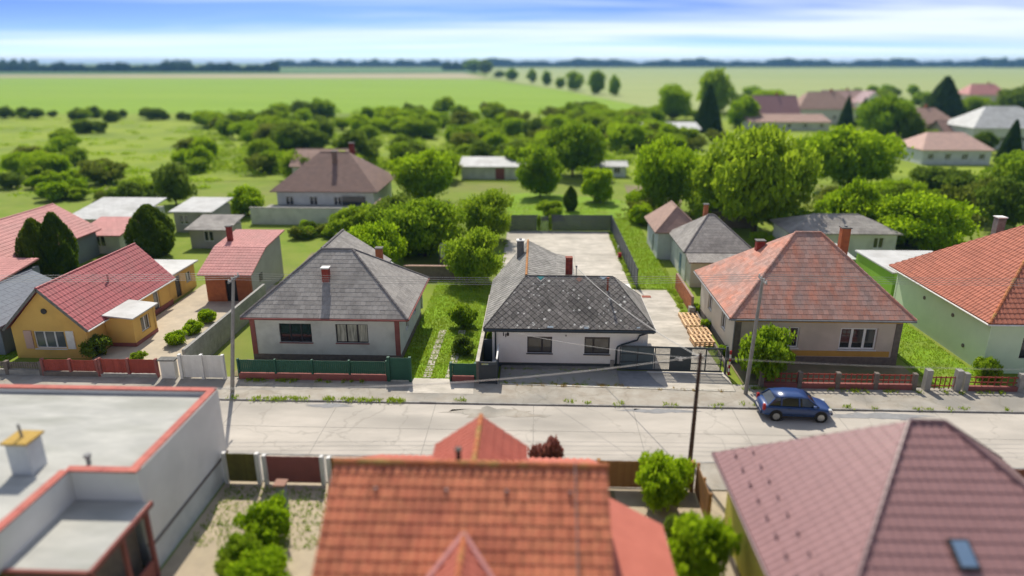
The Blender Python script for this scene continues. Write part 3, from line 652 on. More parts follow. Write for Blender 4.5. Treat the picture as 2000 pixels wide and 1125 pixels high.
planes = [[(EX0, EY, ZE), (EX1, EY, ZE), (5.5, 46, ZR), (-.6, 46, ZR)],
          [(EX1, EY, ZE), (EX1, 49.55, ZE), (5.5, 46, ZR)],
          [(EX1, 49.55, ZE), (-.6, 49.55, ZE), (-.6, 46, ZR), (5.5, 46, ZR)],
          [(EX0, 53.0, ZE), (EX0, EY, ZE), (-.6, 46, ZR), (-.6, 56, ZR)],
          [(1.75, 45.5, 4.42), (1.75, 56.05, 4.42), (-.6, 56, ZR), (-.6, 45.9, ZR)],
          [(3.1, 47.0, 4.12), (3.1, 56.1, 4.12), (1.75, 56.05, 4.42), (1.75, 45.5, 4.42)]]
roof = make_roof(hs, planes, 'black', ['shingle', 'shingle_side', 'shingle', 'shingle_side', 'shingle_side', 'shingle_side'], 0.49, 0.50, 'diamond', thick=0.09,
                 ridges=[((-.6, 46, ZR + .02), (5.5, 46, ZR + .02)), ((EX0, EY, ZE), (-.6, 46, ZR)), ((EX1, EY, ZE), (5.5, 46, ZR)), ((EX1, 49.55, ZE), (5.5, 46, ZR))], rr=0.055, indiv={0: 300}, piece='shingle')
ridge_line((-.6, 46.1, ZR + .03), (-.6, 56.05, ZR + .03), 0.085, 'ridge_orange', roof, 0.4)
# patched shingles
pv, pu, pw, pn = plane_frame(planes[0])
def patch(px, py, mat, shape, nm='shingle_patch', pl=None):
    P, u, v, n = plane_frame(planes[0]); r = ray(px, py); o = Vector((0, 0, CH)); t = (P[0] - o).dot(n) / r.dot(n); c = o + r * t + n * 0.055
    mb = MB(); mb.prism([c + u * a + v * b for a, b in shape], -n * 0.012); return mb.build(nm, mat, roof)
D = [(0, -.24), (.24, 0), (0, .24), (-.24, 0)]
patch(1056, 541, 'patch_teal', [(0, -.28), (.26, 0), (-.26, 0)]); patch(1056, 543.5, 'patch_white', [(0, -.34), (.32, 0), (.25, 0), (0, -.26), (-.25, 0), (-.32, 0)])
patch(1131, 546, 'patch_terracotta', D); patch(1179, 542, 'patch_blue', [(-.3, 0), (-.05, -.2), (.2, -.02), (.3, .12), (-.2, .12)])
patch(1075, 639.5, 'patch_blue', [(-.22, -.05), (.2, -.05), (.18, .07), (-.18, .06)]); patch(1144, 639, 'patch_white', [(-.35, -.12), (-.2, .1), (-.1, .12), (.25, -.08), (.2, .1), (.05, .02), (-.12, .05), (-.25, -.1)])
patch(1138, 640, 'patch_blue', [(.1, -.1), (.4, -.1), (.36, .0), (.1, .02)]); patch(1247, 641, 'patch_blue', [(-.12, -.04), (.1, -.04), (.1, .04), (-.1, .05)])
mb = MB(); p = Vector((0.55, 47.6, 5.14)); mb.prism([p, p + Vector((.75, -.25, -.33)), p + Vector((.9, .0, -.39)), p + Vector((.15, .3, -.05))], (0, 0, -.02)); mb.build('shingle_patch', 'patch_blue', roof)
# gutters, soffit, downpipes
mb = MB(); mb.box(EX0 + .03, EX1 - .03, EY + .03, FY - .002, 2.74, 2.80); mb.build('soffit', 'anthracite', hs)
gutter(hs, (EX0 - .02, EY - .04, ZE - .1), (EX1 + .02, EY - .04, ZE - .1), 0.07); gutter(hs, (EX1 + .05, EY, ZE - .1), (EX1 + .05, 49.5, ZE - .1), 0.06, 'cap_white')
mb = MB(); mb.tube([(-2.62, EY - .02, 2.88), (-2.62, EY + .12, 2.7), (-2.62, FY - .1, 2.5), (-2.62, FY - .1, .1)], 0.055, 8); mb.build('downpipe', 'anthracite', hs, smooth=True)
mb = MB(); mb.tube([(7.55, EY - .02, 2.88), (7.52, FY - .12, 2.62), (7.1, FY - .1, 2.45), (6.95, FY - .1, 2.12), (5.95, FY - .1, 1.78), (5.66, FY - .1, 1.62), (5.6, FY - .1, 1.4), (5.6, FY - .1, .1)], 0.06, 8); mb.build('downpipe', 'anthracite', hs, smooth=True)
# chimneys
c = chimney(hs, -1.17, 53.0, 4.5, 6.36, 0.55, 0.5, 'chimney_grey', 'cap_white', 0.05)
mb = MB(); mb.box(2.22, 2.70, 47.28, 47.75, 4.2, 6.55); c = mb.build('chimney', 'mortar', hs)
bm1 = MB().box(0, .228, 0, .03, 0, .075).mesh('brick'); bm1.materials.append(MATS['brick_red'])
for k in range(14):
    for i in range(2):
        o = link('brick', bm1, None, c); o.location = Vector((2.225 + i * .242 - (.0 if k % 2 else .0), 47.262, 5.36 + k * .085)) - ORI[hs]
        o = link('brick', bm1, None, c); o.rotation_euler = (0, 0, R(90)); o.location = Vector((2.718, 47.285 + i * .24, 5.36 + k * .085)) - ORI[hs]
mb = MB(); mb.box(2.2, 2.72, 47.26, 47.77, 6.551, 6.6); mb.build('chimney_cap', 'rust', c)
mb = MB(); mb.tube([(5.05, 45.05, 4.85), (5.05, 45.05, 5.78)], 0.065, 10); mb.tube([(5.05, 45.05, 5.78), (5.05, 45.05, 5.84)], 0.11, 10); mb.build('vent_pipe', 'rust', hs)
mb = MB(); mb.tube([(2.95, 46.6, 5.1), (2.95, 46.6, 6.15)], 0.03, 6); mb.tube([(2.95, 46.6, 6.1), (2.95, 46.6, 6.22)], 0.07, 8); mb.build('service_mast', 'lead', hs)
# house number, round fixture, meter box, wall lamp
def text_mesh(txt, size, ext):
    cu = bpy.data.curves.new('number', 'FONT'); cu.body = txt; cu.size = size; cu.extrude = ext; cu.offset = 0.016
    o = bpy.data.objects.new('tmp', cu); COL.objects.link(o); bpy.context.view_layer.update()
    me = bpy.data.meshes.new_from_object(o.evaluated_get(bpy.context.evaluated_depsgraph_get())); bpy.data.objects.remove(o); return me
for ch, x, z in (('1', -2.16, 2.29), ('1', -2.00, 2.20), ('8', -1.86, 2.29)):
    o = link('number_digit', text_mesh(ch, 0.32, 0.012), 'black', hs); o.rotation_euler = (R(90), 0, 0); o.location = Vector((x, FY - .016, z)) - ORI[hs]
mb = MB(); mb.tube([(2.16, FY - .005, 2.36), (2.16, FY - .04, 2.36)], 0.085, 14); f = mb.build('wall_fixture', 'cap_white', hs)
mb = MB(); mb.tube([(2.16, FY - .038, 2.36), (2.16, FY - .05, 2.36)], 0.05, 12); mb.build('lens', 'lead', f)
mb = MB(); mb.box(5.22, 5.46, FY - .16, FY - .024, .12, .62); mb.build('meter_box', 'concrete_old', hs, bevel=0.01)
mb = MB(); mb.tube([(7.35, FY - .1, 1.95), (7.35, FY - .1, 2.1)], 0.07, 8, r1=0.03); mb.build('wall_lamp', 'cap_white', hs)

# ------------------------------------------------------------------ sliding gate and wicket enclosure
gt = thing('sliding_gate', 'long dark grey sliding gate with mesh bays and a white bird emblem', 'gate', (9.2, 42.2, 0))
def gx(px): return 5.75 + (px - 1210) / 203 * 6.9
def gyv(x): return 42.28 + (x - 5.75) / 6.9 * (42.05 - 42.28)
def gp(x, z, d=0.0): return Vector((x, gyv(x) + d, z))
Z0, Z1 = 0.2, 1.96
for z in (Z0 + .06, Z1 - .05): mb = MB(); mb.bar(gp(5.75, z), gp(12.6, z), 0.06, 0.11); mb.build('rail', 'anthracite', gt, bevel=0.006)
for z in (0.8, 1.38): mb = MB(); mb.bar(gp(5.8, z), gp(12.55, z), 0.045, 0.06); mb.build('rail', 'anthracite', gt)
for px in (1211.5, 1245, 1279, 1309, 1349, 1378, 1407.5): x = gx(px); mb = MB(); mb.bar(gp(x, Z0 + .1, .004), gp(x, Z1 - .08, .004), 0.07, 0.05, up=(0, 1, 0)); mb.build('stile', 'anthracite', gt)
mb = MB(); ob(mb, gp(gx(1310), Z0 + .1, -.028), gp(gx(1348), 0, 0) - gp(gx(1310), 0, 0), (0, .02, 0), (0, 0, Z1 - Z0 - .2)); mb.build('solid_panel', 'anthracite', gt)
for a, b in ((1212, 1245), (1245, 1278)):
    mb = MB(); ob(mb, gp(gx(a) + .04, Z0 + .1, .012), gp(gx(b) - .04, 0, 0) - gp(gx(a) + .04, 0, 0), (0, .02, 0), (0, 0, Z1 - Z0 - .2)); mb.build('solid_panel', 'gate_blue', gt)
for a, b in ((1279, 1309), (1349, 1378), (1378, 1407)):
    mb = MB(); x = gx(a) + .03
    while x < gx(b) - .02: mb.bar(gp(x, Z0 + .1, .03), gp(x, Z1 - .1, .03), 0.014, 0.014, up=(0, 1, 0)); x += 0.048
    for k in range(30): z = Z0 + .12 + k * .055; mb.bar(gp(gx(a) + .02, z, .034), gp(gx(b) - .02, z, .034), 0.008, 0.008)
    stuff(mb.build('mesh_infill', 'fence_slate', gt))
bird = [(-.42, .02), (-.30, .13), (-.12, .10), (-.05, .13), (.0, .17), (.05, .12), (.13, .10), (.31, .13), (.42, .03), (.26, .06), (.12, .0), (.10, -.08), (.20, -.10), (.06, -.13), (-.08, -.13), (-.20, -.11), (-.08, -.08), (-.12, .0), (-.27, .05)]
cxb = gx(1329); mb = MB(); mb.prism([gp(cxb + x * .95, 1.12 + z * 1.15, -.03) for x, z in bird], (0, -.012, 0)); mb.build('bird_emblem', 'cap_white', gt)
mb = MB(); mb.box(12.72, 12.86, 41.98, 42.12, 0.0, 2.1); mb.build('gate_post', 'anthracite', gt, bevel=0.01)
mb = MB(); mb.bar((7.6, 42.13, .125), (12.75, 41.97, .125), 0.10, 0.02); mb.build('track', 'cap_white', gt)
wk = thing('wicket_enclosure', 'dark grey metal wicket enclosure with a small label, at left of the white bungalow', 'gate', (-3.0, 40.1, 0))
mb = MB(); mb.box(-3.52, -2.36, 40.08, 40.13, 0.1, 1.62); door = mb.build('door', 'anthracite', wk, bevel=0.008)
for x in (-3.5, -2.4): mb = MB(); mb.box(x - .05, x + .05, 40.04, 40.16, 0, 1.68); mb.build('post', 'anthracite', wk, bevel=0.008)
for k in range(9): mb = MB(); mb.box(-3.42 + k * .115, -3.33 + k * .115, 40.062, 40.079, 0.16, 1.3); mb.build('rib', 'anthracite', door)
mb = MB(); mb.box(-3.4, -2.5, 40.052, 40.079, 1.33, 1.37); mb.build('rail', 'fence_slate', door)
pm('label_yellow', (0.55, 0.5, 0.08), (0.12, 0.3, 0.5), 9, 0.6)
mb = MB(); mb.box(-3.36, -2.92, 40.06, 40.078, 1.42, 1.52); mb.build('label_plate', 'label_yellow', door)
mb = MB(); mb.box(-2.42, -2.37, 40.17, 42.5, 0.1, 1.75); mb.build('side_panel', 'anthracite', wk, bevel=0.008)
mb = MB(); mb.box(-2.44, -2.33, 40.17, 42.55, 1.755, 1.83); mb.build('top_rail', 'cap_white', wk, bevel=0.02)
mb = MB(); mb.box(-3.48, -2.88, 43.3, 43.35, 0.1, 1.85); mb.build('rear_door', 'anthracite', wk)
mb = MB(); mb.box(-3.42, -2.5, 41.0, 43.2, 0.0, 0.16); mb.build('step', 'concrete', wk, bevel=0.02)
mb = MB(); mb.box(-2.8, -2.5, 42.0, 42.4, 0.162, 0.75); mb.build('cabinet', 'cap_white', wk, bevel=0.02)
lw = thing('boundary_wall', 'rough concrete boundary wall with pale top along the bungalow\'s left side', 'wall', (-3.65, 46, 0))
mb = MB(); mb.box(-3.72, -3.56, 40.2, 53.5, 0, 1.55); mb.build('wall_body', 'plinth_stone', lw)
for k in range(13): mb = MB(); mb.box(-3.76, -3.52, 40.18 + k * 1.02, 41.18 + k * 1.02, 1.551, 1.62); mb.build('coping', 'concrete', lw, bevel=0.01)

# ------------------------------------------------------------------ slatted fences of the yard
slat_me = {}
def slat_fence(name, label, p, q, h, bays, group=None, skip=(), mat='fence_slate', n=11, gate_bay=None):
    p, q = Vector((*p, 0)), Vector((*q, 0)); d = (q - p); L = d.length; u = d / L; ang = math.atan2(u.y, u.x)
    r = thing(name, label, 'fence', p, group); bw = L / bays
    key = (round(bw, 3), round(h / n, 3), mat)
    if key not in slat_me:
        me = MB().box(0.04, bw - 0.04, -.012, .012, 0, h / n * 0.86).mesh('slat'); me.materials.append(MATS[mat]); slat_me[key] = me
    for b in range(bays + 1):
        mb = MB(); c = p + u * bw * b; mb.box(c.x - .035, c.x + .035, c.y - .035, c.y + .035, 0, h + .04); mb.build('post', 'anthracite', r, bevel=0.006)
        mb = MB(); mb.box(c.x - .045, c.x + .045, c.y - .045, c.y + .045, h + .041, h + .06); mb.build('post_cap', 'anthracite', r)
        if b == bays or b in skip: continue
        for k in range(n):
            o = link('slat', slat_me[key], None, r); o.rotation_euler = (random.uniform(-.03, .03), 0, ang); o.location = u * bw * b + Vector((0, 0, 0.1 + k * (h - .1) / n))
    return r
slat_fence('slat_fence', 'dark slatted fence across the far end of the concrete yard', (-3.45, 82.45), (9.35, 82.75), 2.05, 7, skip=(2,))
slat_fence('slat_fence', 'dark slatted fence running back along the right side of the concrete yard', (9.4, 60.0), (9.4, 82.6), 2.0, 12)
# climbing plant and narrow wicket in the open bay of the far fence
wk2 = thing('garden_wicket', 'narrow overgrown wicket in the far dark slatted fence', 'gate', (1.1, 82.4, 0))
for x in (0.45, 1.75): mb = MB(); mb.box(x - .05, x + .05, 82.45, 82.55, 0, 2.05); mb.build('post', 'rust', wk2)
for k in range(10): mb = MB(); mb.box(0.5, 1.7, 82.48, 82.51, .15 + k * .18, .28 + k * .18); mb.build('slat', 'fence_slate', wk2)
# ------------------------------------------------------------------ pallets
def make_pallet():
    r = thing('pallet', 'x', 'pallet', (0, 0, 0)); W, Ly = 1.5, 1.42
    for i in range(5): mb = MB(); x = -W / 2 + .06 + i * (W - .12) / 4; mb.box(x - .075, x + .075, -Ly / 2, Ly / 2, .122, .146); mb.build('top_board', 'pallet_wood', r)
    for i in range(3): mb = MB(); y = -Ly / 2 + .06 + i * (Ly - .12) / 2; mb.box(-W / 2, W / 2, y - .06, y + .06, .098, .1215); mb.build('cross_board', 'pallet_wood', r)
    for i in range(3):
        for j in range(3): mb = MB(); x = -W / 2 + .07 + i * (W - .14) / 2; y = -Ly / 2 + .07 + j * (Ly - .14) / 2; mb.box(x - .07, x + .07, y - .07, y + .07, .022, .0975); mb.build('block', 'pallet_wood', r)
        mb = MB(); x = -W / 2 + .07 + i * (W - .14) / 2; mb.box(x - .06, x + .06, -Ly / 2, Ly / 2, 0, .0215); mb.build('bottom_board', 'pallet_wood', r)
    return r
pal = make_pallet(); first = True
for sx, sy, rz, z, lab in [
    (12.45, 47.25, .05, 2, 'top timber pallet of the tall stack, end nearest the sliding gate'), (12.58, 48.72, .04, 2, 'top timber pallet of the tall stack, end away from the sliding gate'),
    (12.46, 47.25, .045, 1, 'timber pallet lower in the tall stack nearest the sliding gate'), (12.57, 48.72, .05, 1, 'timber pallet lower in the tall stack nearest the sliding gate'),
    (12.45, 47.26, .05, 0, 'timber pallet lower in the tall stack nearest the sliding gate'), (12.58, 48.73, .045, 0, 'timber pallet lower in the tall stack nearest the sliding gate'),
    (12.58, 50.95, .02, 1, 'top timber pallet of the low stack, nearer the tall stack'), (12.6, 52.42, .03, 1, 'top timber pallet of the low stack, farthest from the gate'),
    (12.58, 50.95, .03, 0, 'bottom timber pallet of the low stack on the concrete drive'), (12.6, 52.42, .02, 0, 'bottom timber pallet of the low stack on the concrete drive')]:
    o = pal if first else copy_tree(pal); first = False
    o.location = (sx, sy, 0.086 + z * .147); o.rotation_euler = (0, 0, rz); tag(o, lab, 'pallet', 'timber pallets stacked on the drive')
# small yard things
mb = MB(); mb.box(12.75, 13.25, 53.2, 53.75, 0.05, 0.75); b = mb.build('concrete_block', 'concrete_old', bevel=0.03); tag(b, 'grey concrete block beside the low pallet stack', 'block')
mb = MB(); mb.box(9.55, 10.35, 57.5, 58.1, 0.086, 0.11); b = mb.build('drain_cover', 'rust', bevel=0.01); tag(b, 'rust-red rectangular cover plate on the concrete drive', 'cover')
bw_ = thing('boundary_kerb', 'low dark concrete kerb wall beside the pallets on the right', 'wall', (13.4, 48, 0))
for k in range(10): mb = MB(); y = 42.4 + k * 1.1; x = 13.05 + .25 * k / 10; mb.prism([(x, y, .42), (x + .14, y, .42), (x + .165, y + 1.08, .42), (x + .025, y + 1.08, .42)], (0, 0, -.42)); mb.build('kerb_block', 'plinth_stone', bw_, bevel=0.01)
def bollard(x, y, label, c='cap_white', h=0.95):
    r = thing('garden_lamp', label, 'lamp', (x, y, 0)); mb = MB(); mb.tube([(x, y, 0), (x, y, h * .75)], 0.05, 10); mb.build('post', 'lead', r, smooth=True)
    mb = MB(); mb.tube([(x, y, h * .75), (x, y, h)], 0.09, 10, r1=0.07); mb.build('lamp_head', c, r, smooth=True)
bollard(9.05, 72.3, 'short post lamp with white head by the long dark fence')
rc = thing('garden_hose_reel', 'small red reel standing by the long dark fence, next to the post lamp', 'reel', (9.0, 70.2, 0))
mb = MB(); mb.tube([(8.8, 70.2, .45), (9.15, 70.2, .45)], 0.28, 16); mb.build('drum', 'lamp_red', rc); mb = MB(); mb.bar((8.8, 70.0, .09), (8.95, 70.2, .45), .05, .05); mb.bar((9.15, 70.0, .09), (9.0, 70.2, .45), .05, .05); mb.build('stand', 'black', rc)
for i, (x, y) in enumerate([(8.55, 60.6), (8.75, 58.9)]):
    mb = MB(); mb.box(x - .35, x + .35, y - .8, y + .8, .086, .13); b = mb.build('white_sheet', 'cap_white', bevel=0.01); tag(b, ['flat white board lying on concrete by the fence end, farther one', 'flat white board lying on concrete by the fence end, nearer one'][i], 'board', 'white boards lying on the yard')
mk = thing('striped_marker', 'red and white striped marker post at the right gate post', 'post', (13.0, 41.9, 0))
for k in range(7): mb = MB(); mb.tube([(13.0, 41.9, .1 + k * .25), (13.0, 41.9, .348 + k * .25)], 0.07, 8); mb.build('band', 'lamp_red' if k % 2 == 0 else 'cap_white', mk)

# ------------------------------------------------------------------ NEIGHBOUR HOUSES
def downpipe(root, x, y, z, mat='lead'): mb = MB(); mb.tube([(x, y, .05), (x, y, z)], 0.045, 6); mb.build('downpipe', mat, root)
def fascia(root, p, q, mat, h=0.16): mb = MB(); mb.bar(p, q, 0.03, h); mb.build('fascia', mat, root)
# grey hipped house, left of the bungalow
n1 = thing('grey_roof_house', 'pale house with grey hipped tile roof and oxide-red corner pilasters behind a green fence', 'house', (-14.5, 43.5, 0))
Y1 = 43.5
w1, w2 = (2.0, 4.25, 0.9, 2.3), (5.95, 8.2, 0.9, 2.3)
wall(n1, (-19.7, Y1, 0.45), UX, -UY, 10.4, 2.75, 'wall_pale', [w1, w2])
window(n1, (-19.7 + w1[0], Y1, .45 + w1[2]), UX, -UY, 2.25, 1.4, (.33, .67), 'frame_brown', 'pane', sill='trim_oxide', label='dark window without curtains')
window(n1, (-19.7 + w2[0], Y1, .45 + w2[2]), UX, -UY, 2.25, 1.4, (.33, .67), 'frame_brown', 'curtain', sill='trim_oxide', label='window with pale curtains')
wall(n1, (-9.3, Y1 + .28, .45), UY, UX, 8.4, 2.75, 'wall_bluewhite', [(2.0, 3.1, .9, 2.2), (5.2, 6.3, .9, 2.2)])
for s_ in (2.0, 5.2): window(n1, (-9.3, Y1 + .28 + s_, 1.35), UY, UX, 1.1, 1.3, (.5,), 'white_frame')
wall(n1, (-19.7, Y1 + .28, .45), UY, -UX, 9.5, 2.75, 'wall_pale'); wall(n1, (-19.7, 53.3, .45), UX, UY, 10.4, 2.75, 'wall_pale')
mb = MB(); mb.box(-19.73, -9.27, Y1 - .03, Y1 + .2, 0, .45); mb.box(-9.47, -9.265, Y1 + .2, 52.2, 0, .45); mb.build('plinth', 'plinth_stone', n1)
for x in (-19.72, -9.62): mb = MB(); mb.box(x, x + .34, Y1 - .05, Y1 - .003, .455, 3.2); mb.build('pilaster', 'trim_oxide', n1)
mb = MB(); mb.box(-19.72, -9.28, Y1 - .06, Y1 - .004, 3.0, 3.2); mb.build('cornice', 'trim_oxide', n1)
pl, rd = hip_x(-20.1, -8.6, 43.0, 52.4, 3.35, -15.6, -13.35, 47.8, 6.95)
pl += [[(-11.8, 46.5, 4.5), (-11.8, 53.6, 4.5), (-15.6, 53.6, 6.97), (-15.6, 47.7, 6.97)], [(-20.1, 53.6, 3.35), (-20.1, 51, 3.35), (-15.6, 47.7, 6.97), (-15.6, 53.6, 6.97)]]
make_roof(n1, pl, 'tile_grey_dark', 'tile_grey', 0.36, 0.36, 'rect', ridges=rd[:4] + [((-15.6, 47.8, 6.98), (-15.6, 53.6, 6.98))], ridge_mat='tile_grey_dark', rr=0.1)
gutter(n1, (-20.1, 42.96, 3.27), (-8.6, 42.96, 3.27), 0.07, 'trim_oxide'); gutter(n1, (-8.55, 43.0, 3.27), (-8.55, 52.4, 3.27), 0.06, 'trim_oxide')
mb = MB(); mb.prism([(-19.7, 53.4, 3.2), (-11.6, 53.4, 3.2), (-11.6, 53.4, 4.3), (-15.6, 53.4, 6.8)], (0, -.2, 0)); mb.build('gable_wall', 'wall_pale', n1)
chimney(n1, -14.75, 45.6, 4.6, 6.15, .48, .48, 'brick_red', 'cap_white', flue=False); chimney(n1, -12.2, 51.2, 4.0, 6.1, .5, .5, 'brick_orange', flue=False)
# pink-roofed brick shed between grey house and yellow house
sh = thing('brick_shed', 'pink-roofed shed with red brick front and dark doorway behind the grey boundary wall', 'shed', (-26.5, 55.3, 0))
wall(sh, (-28.5, 55.3, 0), UX, -UY, 3.95, 2.6, 'brick_orange', [(1.7, 2.7, 0, 2.0)])
mb = MB(); mb.box(-26.8, -25.8, 55.45, 55.5, 0, 2.0); mb.build('door', 'black', sh)
mb = MB(); mb.prism([(-24.55, 55.58, 0), (-24.55, 63.0, 0), (-24.55, 63.0, 4.35), (-24.55, 58.6, 4.0), (-24.55, 55.58, 2.7)], (-.25, 0, 0)); mb.build('wall', 'wall_grey', sh)
mb = MB(); mb.prism([(-28.5, 55.58, 0), (-28.5, 63.0, 0), (-28.5, 63.0, 4.35), (-28.5, 58.6, 4.0), (-28.5, 55.58, 2.7)], (.25, 0, 0)); mb.build('wall', 'wall_grey', sh)
wall(sh, (-28.2, 63.0, 0), UX, UY, 3.4, 4.3, 'wall_grey')
make_roof(sh, [[(-28.9, 54.8, 2.62), (-24.2, 54.8, 2.62), (-24.2, 58.6, 4.12), (-28.9, 58.6, 4.12)], [(-28.9, 58.6, 4.12), (-24.2, 58.6, 4.12), (-24.2, 63.5, 4.52), (-28.9, 63.5, 4.52)]], 'roof_pink', 'roof_pink', .3, .4, 'metal', ridges=[], rr=.06)
chimney(sh, -28.1, 60.2, 4.0, 5.6, .42, .42, 'brick_red', flue=False)
mb = MB(); mb.box(-24.54, -24.50, 57.2, 57.9, 1.3, 2.0); mb.build('window', 'frame_brown', sh)
# yellow gabled house
ye = thing('yellow_house', 'yellow gabled house with crimson metal roof and a lean-to porch', 'house', (-34, 43.2, 0))
wall(ye, (-36.6, 43.2, 0), UX, -UY, 5.3, 2.35, 'wall_yellow', [(1.5, 3.7, .75, 2.05)], gable=(2.65, 2.75))
window(ye, (-35.1, 43.2, .75), UX, -UY, 2.2, 1.3, (.33, .67), 'white_frame', 'pane_light', sill='white_frame')
mb = MB(); mb.box(-32.75, -32.2, 43.12, 43.19, .75, 2.1); mb.build('shutter', 'cap_white', ye); mb = MB(); mb.box(-35.75, -35.2, 43.12, 43.19, .75, 2.1); mb.build('shutter', 'roof_pale_pink', ye)
mb = MB(); mb.tube([(-33.95, 43.19, 3.55), (-33.95, 43.12, 3.55)], .2, 12); mb.build('attic_vent', 'frame_brown', ye)
wall(ye, (-31.3, 43.48, 0), UY, UX, 11.0, 2.35, 'wall_yellow', [(5.6, 6.6, .8, 2.0), (8.4, 9.3, 0.1, 2.1)])
window(ye, (-31.3, 49.08, .8), UY, UX, 1.0, 1.2, (.5,), 'white_frame'); window(ye, (-31.3, 51.88, .1), UY, UX, .9, 2.0, (), 'white_frame', 'pane_light')
wall(ye, (-36.6, 43.48, 0), UY, -UX, 11.0, 2.35, 'wall_yellow'); wall(ye, (-36.6, 54.7, 0), UX, UY, 5.3, 2.35, 'wall_yellow', gable=(2.65, 2.75))
mb = MB(); mb.box(-31.32, -31.26, 48.2, 54.7, 0, .45); mb.build('plinth', 'trim_oxide', ye)
pl, rd = gable_y(-36.95, -30.95, 42.9, 55.0, 2.28, -33.95, 5.3)
make_roof(ye, pl, 'roof_crimson', 'roof_crimson', .35, .42, 'metal', ridges=rd, ridge_mat='roof_crimson', rr=.09)
for a, b in (((-30.95, 42.88, 2.2), (-33.95, 42.88, 5.22)), ((-36.95, 42.88, 2.2), (-33.95, 42.88, 5.22))): mb = MB(); mb.bar(a, b, .05, .18); mb.build('bargeboard', 'chimney_grey', ye)
gutter(ye, (-30.9, 42.9, 2.2), (-30.9, 55, 2.2), .06, 'cap_white')
mb = MB(); mb.tube([(-32.6, 48.6, 3.8), (-32.6, 48.6, 4.6)], .07, 8); mb.build('roof_vent', 'roof_crimson', ye)
# porch and rear annex are one with it
wall(ye, (-31.25, 45.3, 0), UX, -UY, 2.05, 2.25, 'wall_yellow'); wall(ye, (-29.2, 45.58, 0), UY, UX, 2.5, 2.25, 'wall_yellow', [(.7, 1.9, .75, 1.9)]); wall(ye, (-31.25, 48.3, 0), UX, UY, 2.05, 2.25, 'wall_yellow')
window(ye, (-29.2, 46.28, .75), UY, UX, 1.2, 1.15, (.5,), 'white_frame', 'pane')
mb = MB(); mb.box(-31.2, -29.17, 45.27, 45.4, 0, .35); mb.box(-29.3, -29.17, 45.4, 48.3, 0, .35); mb.build('plinth', 'trim_oxide', ye)
mb = MB(); mb.prism([(-31.2, 45.0, 2.5), (-28.95, 45.0, 2.26), (-28.95, 48.5, 2.26), (-31.2, 48.5, 2.5)], (0, 0, .1)); mb.build('porch_roof', 'roof_light', ye, bevel=.02)
wall(ye, (-31.6, 55.02, 0), UY, UX, 4.6, 2.3, 'wall_yellow', [(1.0, 1.9, 0.05, 2.0), (2.9, 3.9, .8, 1.8)]); wall(ye, (-35.6, 59.6, 0), UX, UY, 3.72, 2.3, 'wall_yellow')
mb = MB(); mb.box(-31.72, -31.68, 56.02, 56.92, .05, 2.0); mb.build('door', 'frame_brown', ye); window(ye, (-31.6, 57.92, .8), UY, UX, 1, 1, (.5,), 'white_frame')
mb = MB(); mb.box(-35.8, -31.3, 55.05, 60.0, 2.33, 2.46); mb.build('annex_roof', 'roof_light', ye, bevel=.02)
# slate-blue house at the left edge
sl = thing('slate_house', 'slate-blue gabled house with rose-red roof at the left edge', 'house', (-50, 57, 0))
wall(sl, (-57.5, 57.2, 0), UX, -UY, 10.3, 2.9, 'wall_slate', gable=(6.0, 2.3)); wall(sl, (-47.2, 57.48, 0), UY, UX, 12.4, 2.9, 'wall_slate', [(2, 3.2, .9, 2.1), (7, 8.2, .9, 2.1)])
window(sl, (-47.2, 59.48, .9), UY, UX, 1.2, 1.2); window(sl, (-47.2, 64.48, .9), UY, UX, 1.2, 1.2)
pl, rd = gable_y(-58, -46.8, 56.9, 70.3, 2.8, -51.5, 5.5); make_roof(sl, pl, 'roof_crimson', 'roof_pink', .35, .42, 'metal', ridges=rd, ridge_mat='roof_pink', rr=.1)
mb = MB(); mb.tube([(-48.3, 62.5, 3.4), (-48.3, 62.5, 5.2)], .06, 8); mb.build('mast', 'lead', sl)
make_roof(sl, [[(-55, 52.2, 2.7), (-44.2, 52.2, 2.7), (-44.2, 57.1, 3.3), (-55, 57.1, 3.3)]], 'roof_pink', 'roof_pink', .35, .42, 'metal')
wall(sl, (-55, 52.5, 0), UX, -UY, 10.6, 2.6, 'wall_slate'); wall(sl, (-44.4, 52.8, 0), UY, UX, 4.3, 2.6, 'wall_slate')
sb = thing('slate_roof_shed', 'long building with smooth slate-blue roof beside the yellow house', 'shed', (-40.5, 44, 0))
four_walls(sb, -43.6, -37.7, 43.5, 51, 2.35, 'wall_slate', front=[(2, 3.2, .9, 1.9)]); window(sb, (-41.6, 43.5, .9), UX, -UY, 1.2, 1.0)
for y in (43.5, 50.75): mb = MB(); mb.prism([(-43.6, y, 2.352), (-37.7, y, 2.352), (-40.65, y, 3.75)], (0, .25, 0)); mb.build('gable_wall', 'wall_slate', sb)
pl, rd = gable_y(-44, -37.3, 43.1, 51.4, 2.35, -40.65, 3.95); make_roof(sb, pl, 'wall_slate', 'wall_slate', .5, .5, 'rect', ridges=rd, ridge_mat='wall_slate')
